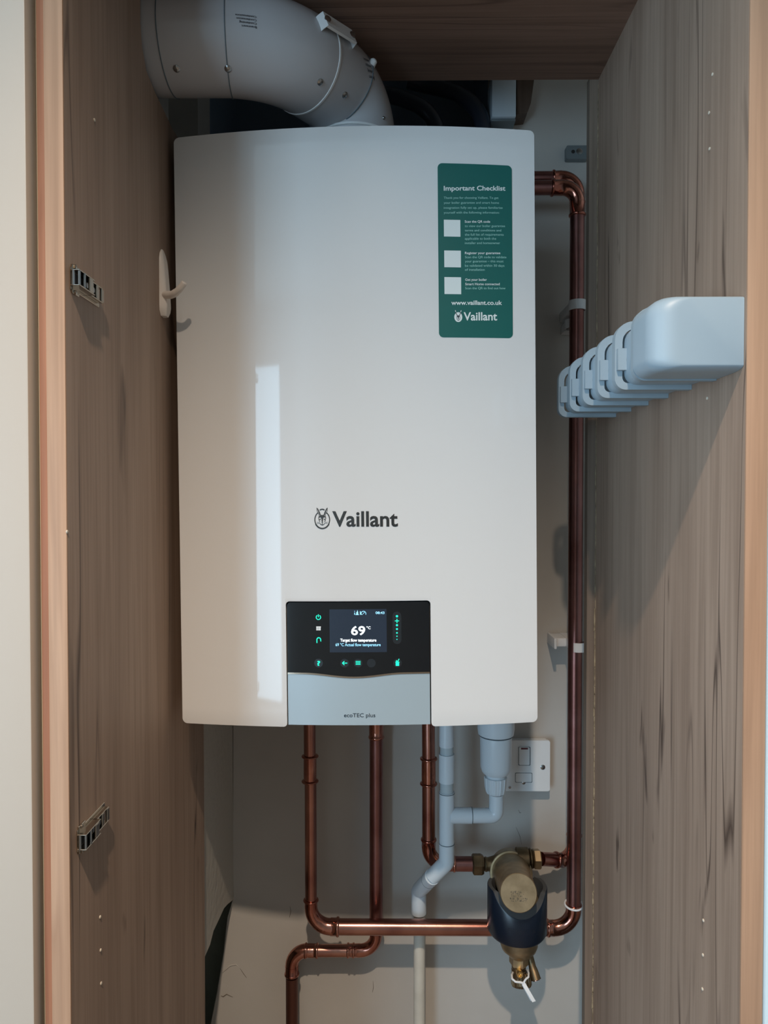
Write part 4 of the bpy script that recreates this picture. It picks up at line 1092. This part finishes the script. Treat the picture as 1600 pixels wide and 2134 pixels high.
bm = bmesh.new(); q = [wp(1077, 178, 1.31), wp(1116, 176, 1.31), wp(1106, 215, 1.31), wp(1098, 236, 1.31), wp(1077, 238, 1.31)]
tc_ = Vector((q[0][0], 1.31, q[-1][1])); q = [(x, z + (.03 if i < 2 else 0)) for i, (x, z) in enumerate(q)]
prism(bm, q, lambda a, b, t: Vector((a, 1.31 + t, b)) - tc_, YB - 1.311)
o = bm2obj('timber_block', bm, 'timber', smooth=0); o.location = tc_; tag(o, 'rough brown timber block right of the white box, under the cupboard top', 'timber')
br = thing('metal_bracket', 'small grey metal angle bracket fixed to the back wall at upper right', 'bracket', W(1200, 330, YB - .001))
a = W(1180, 303, 1.335); b = W(1224, 331, 1.335)
bm = bmesh.new(); prism(bm, rrect(a.x - br.location.x, b.x - br.location.x, b.z - br.location.z, a.z - br.location.z, [.003, 0, 0, .003]), lambda p, q, t: Vector((p, -.014 + t, q)), .0135); bevel_caps(bm, .0005)
bm2obj('bracket_plate', bm, 'bracket', br)
c = W(1207, 316, 1.335); latheo('screw', c, (0, -1, 0), [(0, .006), (.001, .006), (.0018, .0025)], 'steel', br, 16)
c = W(1194, 316, 1.335); latheo('slot', c, (0, -1, 0), [(-.0002, .0035), (.0002, .0035)], 'dark', br, 16)

# ================================================================== HOOK ON THE LEFT BOARD
hk = thing('adhesive_hook', 'ivory plastic hook stuck on the left board beside the boiler', 'hook', (XI_L + .0003, .925, Z(.236)))
bm = bmesh.new(); H_ = .086; sec_ = []
for i in range(15):
    f = i / 14; z = f * H_; th = .0095 - .006 * f ** 1.5; hwid = .0115
    if f < .12: hwid *= math.sqrt(1 - ((.12 - f) / .12) ** 2 * .75); th *= (.72 + .28 * f / .12)
    if f > .80: hwid *= math.sqrt(max(1 - ((f - .80) / .20) ** 2 * .9, .05)); th *= 1 - .5 * ((f - .8) / .2) ** 2
    ring = []
    for k2 in range(17):
        a = math.pi * k2 / 16; ring.append(bm.verts.new((th * min(math.sin(a) * 1.5, 1.0) ** .8, -math.cos(a) * hwid, z)))
    sec_.append(ring)
for i in range(14):
    for k2 in range(17): bm.faces.new([sec_[i][k2], sec_[i][(k2 + 1) % 17], sec_[i + 1][(k2 + 1) % 17], sec_[i + 1][k2]])
bm.faces.new(sec_[0]); bm.faces.new(sec_[-1][::-1]); bm2obj('hook_plate', bm, 'hook', hk, 50)
tubeo('hook_arm', spl([Vector((XI_L + .006, .918, Z(.262))), W(358, 614, .908), W(368, 608, .902), W(378, 598, .898), W(384.5, 588, .896)], 6), [.0050] * 6 + [.0047] * 6 + [.0043] * 6 + [.0040] * 6 + [.0030], 'hook', hk, 16, smooth=60)

# ================================================================== RACK ON THE RIGHT BOARD
rk = thing('clip_rack', 'pale blue-grey plastic rack of six rounded clamps in a row on the right board', 'rack', (XI_R - .0003, .80, Z(.117)))
XR = XI_R - .0003
def rprism(name, outl, y0, y1, m, par, bev=.0015):
    bm = bmesh.new(); prism(bm, [(a - rk.location.x, b - rk.location.z) for a, b in outl], lambda a, b, t: Vector((a, y0 - rk.location.y + t, b)), y1 - y0)
    if bev: bevel_caps(bm, bev, 5 if bev > .005 else 3, 50, lambda e: sum(v.co.x for v in e.verts) / 2 < -.001)
    return bm2obj(name, bm, m, par, 40)
for k2 in range(6):
    yk = .700 + .064 * k2
    if k2 == 0:
        # nearest body: its left end is rounded off in plan towards the front
        bm = bmesh.new(); y1b = yk + .006; y0b = yk - .046; rws = []
        for st in range(9):
            a = R(90 * st / 8); dx = .024 * (1 - math.sin(a)); dz = .0045 * (1 - math.sin(a)); yy = y0b + .020 * (1 - math.cos(a))
            rws.append([(x - rk.location.x, yy - rk.location.y, z - rk.location.z) for x, z in rrect(.2385 + dx, XR, Z(.1178 + dz), Z(.1868 - dz), [.013 - dz, 0, 0, .018 - dz])])
        rws.append([(p[0], y1b - rk.location.y, p[2]) for p in rws[-1]])
        vv = [[bm.verts.new(p) for p in r9] for r9 in rws]; nn = len(vv[0])
        for i in range(len(vv) - 1):
            for j in range(nn): bm.faces.new([vv[i][j], vv[i][(j + 1) % nn], vv[i + 1][(j + 1) % nn], vv[i + 1][j]])
        bm.faces.new(vv[0]); bm.faces.new(vv[-1][::-1]); body = bm2obj('clamp_body', bm, 'rack', rk, 50)
    else: body = rprism('clamp_body', rrect(.2500 if k2 else .2385, XR, Z(.1215), Z(.1835), [.013 if k2 else .0145, .0, .0, .017]), yk - .044, yk + (.004 if k2 else .006), 'rack', rk, .0125 if k2 == 0 else .004)
    # strap frame: a rounded ring open at the wall, built as outer and inner arcs
    o_out = rrect(.2395, XR, Z(.1165), Z(.1895), [.012, 0, 0, .020], 8); o_in = rrect(.2475, XR, Z(.1235), Z(.1815), [.006, 0, 0, .014], 8)
    # left half outline as C shape
    n9 = 9
    outl = [(XR, Z(.1895))] + o_out[-n9:] + o_out[:n9] + [(XR, Z(.1165)), (XR, Z(.1235))] + o_in[:n9][::-1] + o_in[-n9:][::-1] + [(XR, Z(.1815))]
    bm = bmesh.new()
    A = [(a - rk.location.x, b - rk.location.z) for a, b in ([(XR, Z(.1895))] + o_out[-n9:] + o_out[:n9] + [(XR, Z(.1165))])]
    B = [(a - rk.location.x, b - rk.location.z) for a, b in ([(XR, Z(.1815))] + o_in[-n9:] + o_in[:n9] + [(XR, Z(.1235))])]
    y0, y1 = yk + .002 - rk.location.y, yk + .012 - rk.location.y
    if k2 == 0: y0 += .006; y1 += .004
    rows_ = [[bm.verts.new((p[0], y, p[1])) for p in L_] for L_, y in ((A, y0), (B, y0), (B, y1), (A, y1))]
    for i in range(len(A) - 1):
        for j in range(4): bm.faces.new([rows_[j][i], rows_[j][i + 1], rows_[(j + 1) % 4][i + 1], rows_[(j + 1) % 4][i]])
    bm.faces.new([rows_[j][0] for j in range(4)]); bm.faces.new([rows_[j][-1] for j in range(4)][::-1])
    bevel_caps(bm, .0012, 2, 50)
    bm2obj('clamp_strap', bm, 'rack_side', body, 40)
    rprism('clamp_lug', rrect(.2410, .2560, Z(.1365), Z(.1595), .0006, 2), yk - .004, yk + .004, 'rack_side', body, .0006)
    rprism('lug_slot', rrect(.2500, .2545, Z(.1452), Z(.1492), .0003, 2), yk - .0043, yk - .0038, 'dark', body, 0)
    latheo('lug_peg', (.2500, yk - .004, Z(.1474)), (0, -1, 0), [(0, .0021), (.0014, .0021), (.0020, .0012)], 'rack', body, 14)
